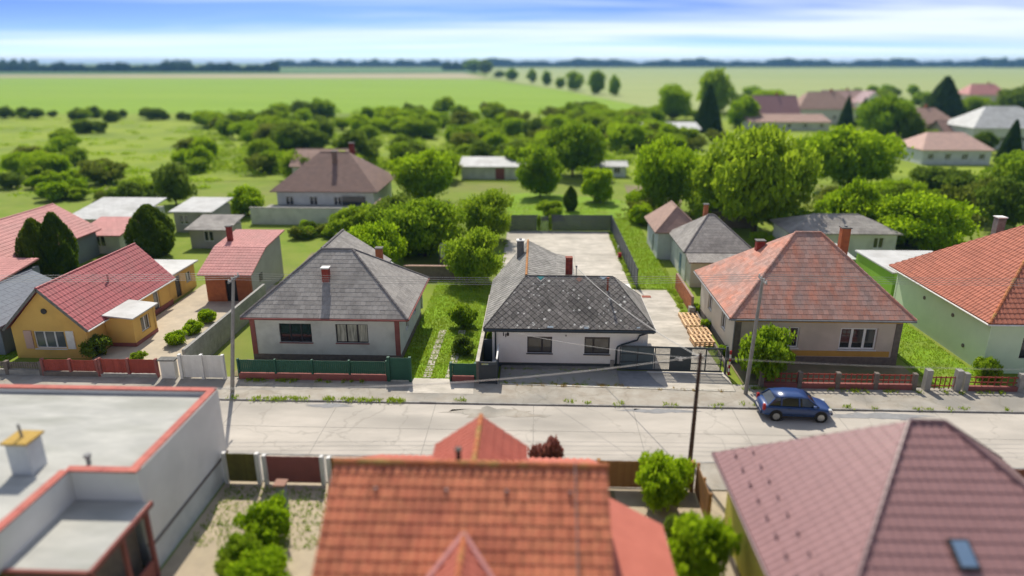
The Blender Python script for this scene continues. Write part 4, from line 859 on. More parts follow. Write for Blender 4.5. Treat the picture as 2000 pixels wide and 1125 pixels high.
# weathered-red hipped house, right of the bungalow
n2 = thing('weathered_roof_house', 'beige house with mottled red-brown hipped roof and ochre eaves board', 'house', (19.2, 44, 0))
Y2 = 44.0
wa, wb = (2.4, 4.4, 1.25, 2.75), (7.15, 9.65, 1.15, 2.75)
wall(n2, (13.75, Y2, .6), UX, -UY, 11.2, 2.75, 'wall_beige', [(wa[0], wa[1], wa[2] - .6, wa[3] - .6), (wb[0], wb[1], wb[2] - .6, wb[3] - .6)])
window(n2, (13.75 + wa[0], Y2, wa[2]), UX, -UY, 2.0, 1.5, (.33, .67), 'white_frame', 'pane', sill='white_frame', fw=.09); window(n2, (13.75 + wb[0], Y2, wb[2]), UX, -UY, 2.5, 1.6, (.33, .67), 'white_frame', 'pane', sill='white_frame', fw=.12)
wall(n2, (13.75, Y2 + .28, .6), UY, -UX, 9.5, 2.75, 'wall_cream', [(2, 3.2, .8, 2.0), (6, 7.2, .8, 2.0)])
window(n2, (13.75, Y2 + .28 + 3.2, 1.4), -UY, -UX, 1.2, 1.2); window(n2, (13.75, Y2 + .28 + 7.2, 1.4), -UY, -UX, 1.2, 1.2)
wall(n2, (24.95, Y2 + .28, .6), UY, UX, 9.5, 2.75, 'wall_cream'); wall(n2, (13.75, 54.0, .6), UX, UY, 11.2, 2.75, 'wall_cream')
mb = MB(); mb.box(13.71, 24.99, Y2 - .04, Y2 + .2, 0, .6); mb.box(13.71, 13.9, Y2 + .2, 54, 0, .6); mb.box(24.8, 24.99, Y2 + .2, 54, 0, .6); mb.build('plinth', 'plinth_stone', n2)
mb = MB(); mb.box(14.3, 24.4, Y2 - .03, Y2 - .003, .65, 1.05); mb.build('render_band', 'trim_ochre', n2)
mb = MB(); mb.box(13.74, 24.96, Y2 - .05, Y2 - .003, 3.12, 3.36); mb.build('eaves_board', 'trim_ochre', n2)
for x in (13.73, 24.55): mb = MB(); mb.box(x, x + .42, Y2 - .045, Y2 - .002, .605, 3.1); mb.build('pilaster', 'plinth_stone', n2)
pl, rd = hip_x(13.2, 25.5, 43.45, 54.5, 3.55, 18.9, 20.7, 49.0, 8.2)
make_roof(n2, pl, 'roof_brown', 'tile_weathered', .34, .38, 'rect', ridges=rd[:4], ridge_mat='tile_weathered', rr=.1)
gutter(n2, (13.2, 43.4, 3.46), (25.5, 43.4, 3.46), .07, 'lead'); gutter(n2, (13.15, 43.45, 3.46), (13.15, 54.5, 3.46), .06, 'lead'); downpipe(n2, 13.68, 43.9, 3.4)
chimney(n2, 23.3, 50.9, 5.0, 8.1, .62, .55, 'brick_orange', flue=True); chimney(n2, 16.95, 50.5, 5.9, 7.15, .6, .5, 'brick_red', 'chimney_grey', flue=False)
# small grey and pink roofed house behind it
nb = thing('small_rear_house', 'low pale house with grey pyramid roof and pinkish side wing behind the beige house', 'house', (16, 62.5, 0))
four_walls(nb, 14.3, 20.3, 62.8, 70, 2.95, 'wall_pale', left=[(1.5, 2.5, .1, 2.1)]); mb = MB(); mb.box(14.25, 14.29, 64.6, 65.5, .1, 2.1); mb.build('door', 'solar', nb)
pl, rd = hip_x(13.95, 20.7, 62.3, 70.5, 2.95, 16.9, 17.5, 66.4, 5.7); make_roof(nb, pl, 'tile_grey_dark', 'tile_grey', .36, .36, 'rect', ridges=rd[:4], ridge_mat='tile_grey_dark')
chimney(nb, 16.9, 67.4, 5.0, 6.5, .4, .4, 'brick_orange', flue=False)
four_walls(nb, 12.9, 17.2, 70.2, 77, 3.0, 'wall_bluewhite', left=[(2, 3, .1, 2.1)])
pl, rd = hip_y(12.5, 17.6, 69.8, 77.5, 3.0, 15.0, 72.0, 75.2, 5.3); make_roof(nb, pl, 'roof_tan', 'roof_tan', .36, .36, 'rect', ridges=rd[:4], ridge_mat='roof_tan')
wall(nb, (14.4, 60.9, 0), UX, -UY, 6.0, 2.45, 'wall_beige', [(1.5, 2.4, 0, 2.0), (3.5, 4.6, .9, 1.9)]); wall(nb, (14.4, 61.18, 0), UY, -UX, 1.6, 2.6, 'wall_cream'); make_roof(nb, [[(14.1, 60.5, 2.5), (20.7, 60.5, 2.5), (20.7, 62.75, 3.0), (14.1, 62.75, 3.0)]], 'roof_tan', 'tile_grey', .36, .36)
ow = thing('brick_wall', 'orange brick boundary wall beside the concrete drive', 'wall', (13.5, 55, 0)); mb = MB(); mb.box(13.0, 13.2, 53.8, 60.5, 0, 1.5); mb.build('wall_body', 'mortar', ow)
bm2 = MB().box(-.015, 0, .004, .466, .004, .136).mesh('block'); bm2.materials.append(MATS['brick_orange'])
for k in range(10):
    for i in range(14):
        o = link('block', bm2, None, ow); o.location = Vector((13.0, 53.82 + i * .475 + (0 if k % 2 else -.0), .05 + k * .143)) - ORI[ow]
# mint house with red hipped roof at the right edge
mi = thing('mint_house', 'mint-green house with smooth red hipped roof at the right edge', 'house', (33, 43, 0))
wall(mi, (30.2, 43.0, 0), UX, -UY, 11.6, 3.75, 'wall_mint', [(2.2, 4.0, 1.1, 2.6)]); window(mi, (32.4, 43.0, 1.1), UX, -UY, 1.8, 1.5, (.5,), 'frame_brown')
wall(mi, (30.2, 43.28, 0), UY, -UX, 11.9, 3.75, 'wall_mint'); wall(mi, (41.8, 43.28, 0), UY, UX, 11.9, 3.75, 'wall_mint'); wall(mi, (30.2, 55.4, 0), UX, UY, 11.6, 3.75, 'wall_mint')
for y, z in ((47.2, 2.6), (51.0, 2.6), (45.4, 1.0)): mb = MB(); mb.tube([(30.19, y, z), (30.14, y, z)], .14, 10); mb.build('wall_vent', 'plinth_stone', mi)
pl, rd = hip_y(29.65, 42.3, 42.5, 55.9, 3.75, 36.0, 48.6, 50.0, 8.7); make_roof(mi, pl, 'tile_salmon', 'tile_salmon', .32, .40, 'pan', ridges=rd[:4], ridge_mat='ridge_red', rr=.11)
gutter(mi, (29.6, 42.5, 3.66), (29.6, 55.9, 3.66), .06, 'cap_white'); gutter(mi, (29.6, 42.45, 3.66), (42, 42.45, 3.66), .06, 'cap_white'); downpipe(mi, 30.1, 42.9, 3.6, 'wall_mint')
chimney(mi, 36.3, 53.6, 5.0, 8.4, .6, .6, 'chimney_grey', 'cap_white', flue=False)
li = thing('lime_annex', 'lime-green flat-roofed annex behind the mint house', 'shed', (31, 58, 0))
four_walls(li, 30.25, 37, 55.95, 63, 3.0, 'wall_lime'); mb = MB(); mb.box(30.1, 37.2, 55.92, 63.2, 3.002, 3.12); mb.build('roof', 'roof_light', li)

# ------------------------------------------------------------------ FOREGROUND HOUSES
f1 = thing('flat_roof_house', 'grey house with pale flat roof edged by red coping in the near left corner', 'house', (-18, 24, 0))
FZ = 4.55
pts = [(-15.6, 29.45), (-30, 29.45), (-30, 15), (-18.28, 15), (-18.28, 22.62), (-15.6, 22.62)]
mb = MB(); mb.prism([(x, y, FZ) for x, y in pts], (0, 0, -.3)); mb.build('roof', 'bitumen', f1)
def wall_line(a, b, z0, z1, t=.25, mat='wall_parapet', nm='wall'):
    a, b = Vector((*a, 0)), Vector((*b, 0)); u = (b - a).normalized(); n = Vector((-u.y, u.x, 0)); mb = MB(); ob(mb, a + UZ * z0, b - a, n * t, UZ * (z1 - z0)); return mb.build(nm, mat, f1)
wall_line((-15.44, 22.5), (-15.44, 29.6), 1.35, FZ + .2); wall_line((-15.46, 22.49), (-18.14, 22.49), 1.35, FZ + .2) if False else None
mb = MB(); mb.box(-18.14, -15.69, 22.5, 22.75, 3.4, FZ + .2); mb.build('wall', 'wall_parapet', f1)
mb = MB(); mb.box(-18.4, -18.15, 15, 22.75, 3.4, FZ + .2); mb.build('wall', 'wall_parapet', f1)
mb = MB(); mb.box(-30, -15.69, 29.35, 29.6, 0, FZ + .2); mb.build('wall', 'wall_parapet', f1)
mb = MB(); mb.box(-15.64, -15.41, 22.5, 29.6, 0, 1.27); mb.build('plinth', 'wall_bluewhite', f1); mb = MB(); mb.box(-15.66, -15.36, 22.5, 29.6, 1.272, 1.348); mb.build('belt_course', 'plinth_stone', f1)
mb = MB(); mb.box(-29.5, -15.9, 22.9, 29.3, 0, FZ - .35); mb.build('core', 'wall_parapet', f1)
for a, b in (((-15.66, 22.42), (-15.66, 29.68)), ((-18.3, 22.6), (-15.42, 22.6)), ((-18.3, 15), (-18.3, 22.48)), ((-30, 29.5), (-15.55, 29.5))):
    L = math.hypot(b[0] - a[0], b[1] - a[1]); k = max(2, int(L / 1.2))
    for i in range(k):
        p = [a[j] + (b[j] - a[j]) * i / k for j in (0, 1)]; q = [a[j] + (b[j] - a[j]) * (i + .99) / k for j in (0, 1)]
        mb = MB(); zc = FZ + .235 + (0.004 if a[0] == b[0] else 0); mb.bar((*p, zc), (*q, zc), .36, .07); mb.build('coping', 'coping_red', f1, bevel=.01)
mb = MB(); mb.box(-18.14, -15.1, 18.55, 22.48, 3.3, 3.42); mb.build('terrace_roof', 'bitumen', f1)
for a, b in (((-15.06, 18.5), (-15.06, 22.45)), ((-18.1, 18.5), (-15.1, 18.5))): mb = MB(); mb.bar((*a, 3.38), (*b, 3.38), .12, .2); mb.build('terrace_edge', 'trim_oxide', f1)
for y in (18.75, 20.6, 22.2): mb = MB(); mb.box(-15.3, -15.15, y - .08, y + .08, 0, 3.29); mb.build('terrace_post', 'trim_oxide', f1)
mb = MB(); mb.box(-18.1, -15.9, 18.9, 22.4, 0, 3.0); mb.build('porch_wall', 'plinth_stone', f1)
mb = MB(); mb.box(-15.3, -15.2, 18.9, 22.1, .05, .95); mb.build('terrace_parapet', 'trim_oxide', f1)
chimney(f1, -20.05, 22.9, FZ - .1, FZ + 1.35, .85, .85, 'wall_bluewhite', 'yellow_cap', .1, flue=False)
mb = MB(); mb.tube([(-20.05, 22.9, FZ + 1.4), (-20.1, 22.9, FZ + 2.0)], .05, 8); mb.build('flue_pipe', 'lead', f1)
mb = MB(); mb.tube([(-17.9, 23.3, FZ), (-17.9, 23.3, FZ + .35)], .09, 8); mb.tube([(-17.9, 23.3, FZ + .35), (-17.9, 23.3, FZ + .45)], .15, 8); mb.build('roof_vent', 'lead', f1)
# red pantile house, bottom centre
f2 = thing('pantile_house', 'red pantile gabled house with cross gable and dormer, bottom centre', 'house', (-2.1, 20, 0))
RY, RZ = 20.0, 7.0
four_walls(f2, -6.55, 2.3, 14.4, 25.6, 3.35, 'wall_cream')
for x in (-6.55, 2.05): mb = MB(); mb.prism([(x, 14.6, 3.352), (x, 25.4, 3.352), (x, RY, RZ - .35)], (.25, 0, 0)); mb.build('gable_wall', 'wall_cream', f2)
fpl = [[(-6.75, 14.0, 3.0), (2.5, 14.0, 3.0), (2.5, RY, RZ), (-6.75, RY, RZ)], [(2.5, 26.0, 3.45), (-6.75, 26.0, 3.45), (-6.75, RY, RZ), (2.5, RY, RZ)]]
def f2tiles(c): return None
fr = make_roof(f2, fpl, 'roof_brown', ['tile_red', 'tile_red_smooth'], 0.30, 0.40, 'pan', ridges=[((-6.8, RY, RZ + .05), (2.55, RY, RZ + .05))], ridge_mat='ridge_red', rr=.12, indiv={0: 300}, piece='pantile')
# cross gable to the street
cg = MB()
cpl = [[(-.25, 20.6, 5.05), (-.25, 24.4, 5.05), (-2.1, 24.4, 6.4), (-2.1, 20.6, 6.4)], [(-3.95, 24.4, 5.05), (-3.95, 20.6, 5.05), (-2.1, 20.6, 6.4), (-2.1, 24.4, 6.4)]]
make_roof(f2, cpl, 'roof_brown', 'tile_red_smooth', .3, .4, 'pan', ridges=[((-2.1, 20.7, 6.43), (-2.1, 24.45, 6.43))], ridge_mat='ridge_red', rr=.11)
mb = MB(); mb.prism([(-3.75, 24.15, 3.4), (-.45, 24.15, 3.4), (-.45, 24.15, 5.0), (-2.1, 24.15, 6.25), (-3.75, 24.15, 5.0)], (0, -3.0, 0)); mb.build('cross_gable_wall', 'wall_cream', f2)
dpl = [[(-.75, 14.6, 4.55), (-.75, 18.2, 4.55), (-2.15, 18.2, 5.72), (-2.15, 14.6, 5.72)], [(-3.55, 18.2, 4.55), (-3.55, 14.6, 4.55), (-2.15, 14.6, 5.72), (-2.15, 18.2, 5.72)]]
make_roof(f2, dpl, 'roof_brown', 'tile_red_smooth', .3, .4, 'pan', ridges=[((-2.15, 14.6, 5.75), (-2.15, 18.15, 5.75))], ridge_mat='ridge_red', rr=.10)
mb = MB(); mb.prism([(-3.4, 14.9, 3.4), (-.9, 14.9, 3.4), (-.9, 14.9, 4.5), (-2.15, 14.9, 5.55), (-3.4, 14.9, 4.5)], (0, 2.0, 0)); mb.build('dormer_wall', 'wall_cream', f2)
mb = MB(); 
for s_ in (-1, 1): mb.bar((-2.15, 17.95, 5.86), (-2.15 + s_ * 1.75, 15.95, 4.52), .14, .03)
mb.build('valley_flashing', 'roof_pink', f2)
mb = MB(); mb.tube([(-2.55, 20.35, 6.6), (-2.55, 20.35, 7.35)], .09, 10); mb.tube([(-2.55, 20.35, 7.35), (-2.55, 20.35, 7.42)], .13, 10); mb.build('vent_pipe', 'black', f2)
for px in (733, 872, 990, 1113):
    p = G(px, 966, 6.42); mb = MB(); mb.tube([(p.x, 19.14, 6.42), (p.x, 19.14, 6.62)], .07, 8, r1=.05); mb.build('vent_tile', 'roof_mauve_trim', f2)
mb = MB(); mb.tube([(1.42, 20.0, 7.2), (1.42, 19.0, 6.5), (1.42, 14.1, 3.24)], .018, 5); mb.build('lightning_conductor', 'lead', f2)
make_roof(f2, [[(4.95, 14.0, 3.3), (4.95, 21.9, 3.3), (2.35, 22.9, 4.1), (2.35, 14.0, 4.1)]], 'tile_red_smooth', None, .3, .4)
pr = MB().prism([(4.95, 14.0, 3.3), (4.95, 21.9, 3.3), (2.52, 22.9, 4.05), (2.52, 14.0, 4.05)], (0, 0, .012)); pr.build('annex_sheet', 'tile_red_smooth', f2)
mb = MB(); mb.box(2.35, 4.7, 14.4, 21.6, 0, 3.2); mb.build('annex_wall', 'wall_cream', f2)
# mauve metal-roofed house, bottom right
f3 = thing('mauve_roof_house', 'olive-yellow house with mauve metal hipped roof in the near right corner', 'house', (13, 21, 0))
pl, rd = hip_x(7.8, 19.8, 14.2, 25.9, 4.0, 13.25, 14.45, 21.8, 7.95)
four_walls(f3, 8.35, 19.2, 14.9, 25.3, 3.95, 'wall_olive', left=[(3.5, 4.7, 1.0, 2.3)], front=[(2, 3.5, 1, 2.3)])
mb = MB(); mb.box(8.31, 8.36, 14.9, 25.3, 0, .5); mb.build('plinth', 'plinth_stone', f3)
make_roof(f3, pl, 'roof_mauve', 'roof_mauve', .30, .42, 'metal', ridges=rd[:4], ridge_mat='roof_mauve_trim', rr=.10)
gutter(f3, (7.74, 14.2, 3.93), (7.74, 25.95, 3.93), .06, 'roof_mauve_trim'); gutter(f3, (7.74, 25.98, 3.93), (19.8, 25.98, 3.93), .06, 'roof_mauve_trim')
P, u_, v_, n_ = plane_frame(pl[3])
sg = MB()
for k in range(9):
    for s_, dv in ((0.0, .75), (.35, 1.45)):
        c_ = P[0] + u_ * (1.0 + k * 1.0 + s_) + v_ * dv
        if k * 1.0 + s_ > 9.2: continue
        mb = MB(); ob(mb, c_ - u_ * .09 + n_ * .03, u_ * .18, v_ * .05, n_ * .12); mb.build('snow_guard', 'roof_mauve_trim', f3)
P, u_, v_, n_ = plane_frame(pl[0])
c_ = G(1858, 1108, 5.4); t_ = (P[0] - Vector((0, 0, CH))).dot(n_) / ray(1880, 1085).dot(n_); c_ = Vector((0, 0, CH)) + ray(1880, 1085) * t_
sk = MB(); ob(sk, c_ - u_ * .32 - v_ * .48 + n_ * .02, u_ * .64, v_ * .96, n_ * .12); s2 = sk.build('skylight', 'frame_brown', f3, bevel=.02)
sk = MB(); ob(sk, c_ - u_ * .24 - v_ * .40 + n_ * .142, u_ * .48, v_ * .8, n_ * .01); sk.build('pane', 'solar', s2)

# ------------------------------------------------------------------ STREET FENCES AND GATES
def board_fence(name, label, x0, x1, y, h, mat, pitch=.14, bw=.11, plinth=None, ph=.35, post=None, pw=.09, bay=2.2, gap=0.0, cat='fence', posth=None):
    r = thing(name, label, cat, ((x0 + x1) / 2, y, 0))
    if plinth: mb = MB(); mb.box(x0, x1, y - .12, y + .12, 0, ph); mb.build('plinth', plinth, r, bevel=.01)
    else: ph = .12
    n = max(1, round((x1 - x0) / bay)); ph_ = posth or h + .06
    for i in range(n + 1):
        x = x0 + (x1 - x0) * i / n; mb = MB(); mb.box(x - pw, x + pw, y - pw - .03, y + pw + .03, 0, ph_); mb.build('post', post or mat, r, bevel=.01)
    for z in (ph + .2, h - .15): mb = MB(); mb.box(x0, x1, y + .03, y + .07, z, z + .07); mb.build('rail', mat, r)
    me = MB().box(0, bw, -.012, .012, 0, h - ph - .06).mesh('board'); me.materials.append(MATS[mat]); x = x0 + pw + .02
    while x < x1 - bw:
        o = link('board', me, None, r); o.location = Vector((x, y, ph + .05 + random.uniform(-.01, .01))) - ORI[r]; x += pitch
    return r
board_fence('green_fence', 'dark green board fence on brick-red plinth before the grey-roofed house', -19.4, -9.6, 40.3, 1.45, 'fence_green', .13, .115, 'trim_oxide', .5, 'fence_green', .06, 2.4)
board_fence('green_gate', 'solid dark green gate at the end of the green fence', -9.45, -8.05, 40.25, 1.75, 'fence_green', .12, .119, None, post='fence_green', bay=1.4, cat='gate')
board_fence('green_gate_leaf', 'small green gate leaf with red base beside the wicket enclosure', -5.4, -3.8, 40.4, 1.35, 'fence_green', .12, .118, 'trim_oxide', .45, 'fence_green', bay=1.6, cat='gate')
board_fence('red_fence', 'brick-red board fence before the yellow house', -32.6, -28.9, 40.3, 1.25, 'fence_red', .125, .11, 'plinth_stone', .4, 'trim_oxide', .08, 1.85)
board_fence('red_gate', 'lighter red double gate across the tan drive', -28.7, -24.9, 40.3, 1.35, 'fence_red', .125, .118, 'concrete_old', .3, 'trim_oxide', .08, 1.9, cat='gate')
board_fence('stone_fence', 'low brown fence at the left edge beside the yellow house', -37.5, -32.8, 40.4, 1.0, 'plinth_stone', .16, .11, 'concrete_old', .45, 'plinth_stone', .12, 2.3)
board_fence('white_gate', 'white metal double gate between yellow and grey-roofed houses', -23.2, -20.35, 40.2, 1.75, 'gate_white', .12, .117, None, post='gate_white', bay=1.42, cat='gate')
pi = thing('gate_pillar', 'white gate pillar with dark cap beside the red gate', 'pillar', (-24.1, 40.3, 0)); mb = MB(); mb.box(-24.55, -23.6, 40.1, 40.5, 0, 1.35); mb.build('shaft', 'gate_white', pi, bevel=.02); mb = MB(); mb.box(-24.65, -23.5, 40.0, 40.6, 1.351, 1.45); mb.build('cap', 'chimney_grey', pi, bevel=.02)
gw = thing('block_wall', 'tall grey concrete block wall between tan drive and grey-roofed house', 'wall', (-23.1, 44, 0)); mb = MB(); mb.box(-23.2, -23.0, 40.6, 54.6, 0, 1.95); mb.build('wall_body', 'joint', gw)
for k in range(8):
    for i in range(28):
        mb = None
blk = MB().box(-.012, .212, .006, .494, .006, .234).mesh('block'); blk.materials.append(MATS['concrete_old'])
for k in range(8):
    for i in range(28):
        o = link('block', blk, None, gw); o.location = Vector((-23.2, 40.6 + i * .5, .04 + k * .24)) - ORI[gw]
def picket(name, label, x0, x1, y, h, mat, plinth): return board_fence(name, label, x0, x1, y, h, mat, .34, .07, plinth, .45, 'plinth_stone', .13, 2.3)
fr2 = picket('red_lattice_fence', 'red rail fence on dark plinth before the beige house', 14.6, 24.2, 40.2, 1.15, 'fence_red', 'trim_oxide')
board_fence('stone_pillared_gate', 'low red gate between two grey stone pillars right of the beige house', 25.0, 26.9, 40.2, 1.05, 'fence_red', .3, .07, None, post='concrete_old', pw=.18, bay=1.9, cat='gate', posth=1.5)
board_fence('red_rail_gate', 'wide red rail gate at the right before the mint house', 27.4, 30.8, 40.2, 1.1, 'fence_red', .4, .07, 'trim_oxide', .4, 'concrete_old', .15, 3.4, cat='gate', posth=1.3)
# south side
board_fence('brown_fence', 'orange-brown board fence between red pantile house and the road', 3.2, 7.75, 28.85, 1.65, 'fence_brown', .12, .119, None, post='fence_brown', bay=2.2)
r_ = thing('brown_side_fence', 'orange-brown board fence turning from the road toward the camera', 'fence', (7.95, 27.5, 0))
for k in range(20): mb = MB(); y = 26.3 + k * .125; mb.box(7.9, 7.93, y, y + .119, .1, 1.65); mb.build('board', 'fence_brown', r_)
for y in (26.3, 27.5, 28.7): mb = MB(); mb.box(7.935, 8.03, y - .05, y + .05, 0, 1.7); mb.build('post', 'fence_brown', r_)
board_fence('olive_gate', 'olive board gate between flat-roofed house and white posts', -15.2, -13.55, 28.75, 1.7, 'fence_olive', .12, .119, None, post='gate_white', bay=1.65, cat='gate')
board_fence('oxide_gate', 'dark red double gate between white posts beside the red pantile house', -13.2, -10.35, 28.75, 1.6, 'trim_oxide', .12, .119, None, post='gate_white', bay=2.85, cat='gate')
board_fence('hedge_fence', 'olive fence section half hidden by the red pantile house', -10.0, -7.0, 28.75, 1.55, 'fence_olive', .12, .119, None, post='gate_white', bay=3.0)
board_fence('red_street_fence', 'red-brown board fence behind the red pantile house\'s cross gable', -6.8, 3.0, 28.8, 1.3, 'fence_red', .13, .12, 'plinth_stone', .3, 'trim_oxide', .08, 2.4)
board_fence('mauve_street_fence', 'dark red fence along the road behind the mauve-roofed house', 17.5, 30, 29.0, 1.5, 'trim_oxide', .13, .12, 'plinth_stone', .4, 'trim_oxide', .08, 2.4)
pp = thing('mailbox_post', 'slim blue-grey post with terracotta top in the near left garden', 'post', (-11.6, 26.6, 0)); mb = MB(); mb.box(-11.8, -11.4, 26.4, 26.8, 0, 1.5); mb.build('shaft', 'wall_slate', pp, bevel=.02); mb = MB(); mb.box(-11.88, -11.32, 26.32, 26.88, 1.501, 1.6); mb.build('cap', 'patch_terracotta', pp, bevel=.02)

# ------------------------------------------------------------------ POLES AND WIRES
def pole(name, label, x, y, h, mat, lean=(0, 0), arm=False, r=.13, arm_z=.12):
    o = thing(name, label, 'pole', (x, y, 0)); top = Vector((x + lean[0], y + lean[1], h))
    mb = MB(); mb.tube([(x, y, -.2), (x + lean[0] * .5, y + lean[1] * .5, h / 2), top], r, 10, r1=r * .68); mb.build('shaft', mat, o, smooth=False)
    pts = []
    if arm:
        z = h - arm_z; mb = MB(); mb.bar((top.x, top.y - .75, z), (top.x, top.y + .75, z), .09, .09); mb.build('crossarm', 'pole_concrete', o)
        for d in (-.65, -.22, .22, .65): mb = MB(); mb.tube([(top.x, top.y + d, z + .04), (top.x, top.y + d, z + .2)], .045, 8); mb.build('insulator', 'porcelain', o); pts.append(Vector((top.x, top.y + d, z + .2)))
    else:
        for d in (-.12, .12): mb = MB(); mb.tube([(top.x + d, top.y, h - .25), (top.x + d, top.y, h - .1)], .05, 8); mb.build('insulator', 'porcelain', o)
        mb = MB(); mb.bar((top.x - .3, top.y, h - .28), (top.x + .3, top.y, h - .28), .05, .05); mb.build('bracket', 'lead', o)
    return o, top, pts
_, tL, ipL = pole('utility_pole', 'tall concrete utility pole at the white gate, left', -19.1, 38.3, 7.7, 'pole_concrete', (1.05, .1), True)
_, tR, ipR = pole('utility_pole', 'tall concrete utility pole by the beige house and blue car', 13.35, 39.2, 7.7, 'pole_concrete', (.25, .1), True)
_, tM, _ = pole('wooden_pole', 'brown wooden service pole by the road before the sliding gate', 8.16, 31.1, 6.33, 'pole_wood', (.05, .1), False, .12)
def wire(label, a, b, sag, r=.012, mat='wire', group=None):
    a, b = Vector(a), Vector(b); mb = MB(); P = []
    for i in range(25):
        t = i / 24; p = a.lerp(b, t); p.z -= sag * 4 * t * (1 - t); P.append(p)
    mb.tube(P, r, 5); o = mb.build('overhead_wire', mat, origin=a); tag(o, label, 'wire', group); return o
for i in range(4): wire('overhead wire spanning between the two tall concrete poles', ipL[i], ipR[i], .28, .011, 'wire', 'street wires between the concrete poles')
for i in range(4):
    wire('overhead wire leaving the left concrete pole toward the left edge', ipL[i], ipL[i] + Vector((-40, -.6, .2)), .35, .011, 'wire', 'street wires off to the left')
    wire('overhead wire leaving the right concrete pole toward the right edge', ipR[i], ipR[i] + Vector((38, .8, .2)), .35, .011, 'wire', 'street wires off to the right')
wire('thick pale service cable from wooden pole up to the bungalow roof', tM - Vector((0, 0, .2)), (2.95, 46.6, 6.1), .45, .022)
wire('pale cable sagging from wooden pole to the flat-roofed house', tM - Vector((0, 0, .15)), (-15.6, 29.5, 4.85), .55, .020)
wire('thin dark cable from wooden pole to the wall by the house number', tM - Vector((0, 0, .3)), (-1.75, 42.9, 2.62), .2, .010, 'wire')
wire('thin cable running right from the wooden pole', tM - Vector((0, 0, .2)), (44, 31.0, 6.6), .6, .014)
# ------------------------------------------------------------------ CAR
def make_car(loc, rz):
    r = thing('parked_car', 'dark blue hatchback parked at the kerb before the beige house', 'car', (0, 0, 0))
    def ring(x, hw, zb, zt, k=.25):      # rounded section
        return [(x, -hw * .92, zb), (x, -hw, zb + (zt - zb) * k), (x, -hw, zt - (zt - zb) * k), (x, -hw * .88, zt), (x, hw * .88, zt), (x, hw, zt - (zt - zb) * k), (x, hw, zb + (zt - zb) * k), (x, hw * .92, zb)]
    body = [ring(-2.05, .62, .36, .72), ring(-1.98, .78, .26, .92), ring(-1.7, .86, .22, .98), ring(-1.0, .89, .2, .98), ring(0, .89, .2, .97), ring(.9, .88, .2, .95), ring(1.45, .86, .22, .88), ring(1.85, .76, .26, .76), ring(2.02, .58, .34, .62)]
    mb = MB(); mb.loft(body); b = mb.build('body', 'car_blue', r, smooth=True)
    m = b.modifiers.new('s', 'SUBSURF'); m.levels = 1; m.render_levels = 2
    # glasshouse: dark glass loft with pillars and roof over it
    def gr(x, zb, zt, hb, ht): return [(x[0], -hb, zb), (x[1], -ht, zt), (x[1], ht, zt), (x[0], hb, zb)]
    gl = [[(-1.72, -.76, .95), (-1.30, -.6, 1.36), (-1.30, .6, 1.36), (-1.72, .76, .95)], [(-.6, -.80, .95), (-.6, -.63, 1.42), (-.6, .63, 1.42), (-.6, .80, .95)], [(.2, -.80, .94), (.15, -.63, 1.41), (.15, .63, 1.41), (.2, .80, .94)], [(1.15, -.76, .90), (.55, -.58, 1.33), (.55, .58, 1.33), (1.15, .76, .90)]]
    mb = MB(); mb.loft(gl); mb.build('glasshouse', 'pane', r, smooth=False)
    rf = [[(-1.36, -.60, 1.345), (-1.36, .60, 1.345), (-1.36, .56, 1.40), (-1.36, -.56, 1.40)], [(-.6, -.655, 1.40), (-.6, .655, 1.40), (-.6, .58, 1.475), (-.6, -.58, 1.475)], [(.15, -.655, 1.39), (.15, .655, 1.39), (.15, .58, 1.465), (.15, -.58, 1.465)], [(.6, -.59, 1.315), (.6, .59, 1.315), (.6, .54, 1.36), (.6, -.54, 1.36)]]
    mb = MB(); mb.loft(rf); mb.build('roof', 'car_blue', r, smooth=True)
    for s in (-1, 1):
        for a, bq in (((1.17, s * .775, .90), (.58, s * .60, 1.34)), ((.02, s * .815, .94), (.0, s * .645, 1.41)), ((-1.0, s * .80, .95), (-.98, s * .635, 1.40)), ((-1.74, s * .77, .95), (-1.32, s * .61, 1.37))):
            mb = MB(); mb.bar(a, bq, .075, .05); mb.build('pillar', 'car_blue', r)
        for x in (-1.25, 1.28):
            mb = MB(); mb.tube([(x, s * .70, .31), (x, s * .90, .31)], .31, 20); w = mb.build('wheel', 'tyre', r, bevel=.02)
            mb = MB(); mb.tube([(x, s * .895, .31), (x, s * .912, .31)], .20, 16); mb.build('rim', 'rim', w)
            mb = MB(); mb.tube([(x, s * .86, .34), (x, s * .893, .34)], .375, 20); mb.build('wheel_arch', 'black', r)
        mb = MB(); mb.box(1.72, 1.93, s * .62 - .13, s * .62 + .13, .60, .74); mb.build('headlight', 'lamp_clear', r, bevel=.03)
        mb = MB(); mb.box(-2.02, -1.86, s * .70 - .09, s * .70 + .09, .62, 1.0); mb.build('tail_light', 'lamp_red', r, bevel=.03)
        mb = MB(); mb.box(.78, .95, s * .93 - .09, s * .93 + .09, .93, 1.06); mb.build('mirror', 'car_blue', r, bevel=.03)
        for x in (-.55, .55): mb = MB(); mb.box(x - .09, x + .09, s * .895 - .012, s * .895 + .012, .80, .83); mb.build('door_handle', 'bumper', r)
        mb = MB(); mb.box(-.96, 1.0, s * .885 - .012, s * .885 + .012, .42, .47); mb.build('side_moulding', 'bumper', r)
    mb = MB(); mb.box(1.9, 2.07, -.55, .55, .3, .48); mb.build('bumper', 'bumper', r, bevel=.04); mb = MB(); mb.box(-2.12, -1.92, -.66, .66, .32, .55); mb.build('bumper', 'bumper', r, bevel=.04)
    mb = MB(); mb.box(-2.135, -2.125, -.26, .26, .56, .67); mb.build('number_plate', 'cap_white', r)
    r.location = loc; r.rotation_euler = (0, 0, rz)
    return r
make_car((15.45, 36.75, 0.03), R(-2.5))

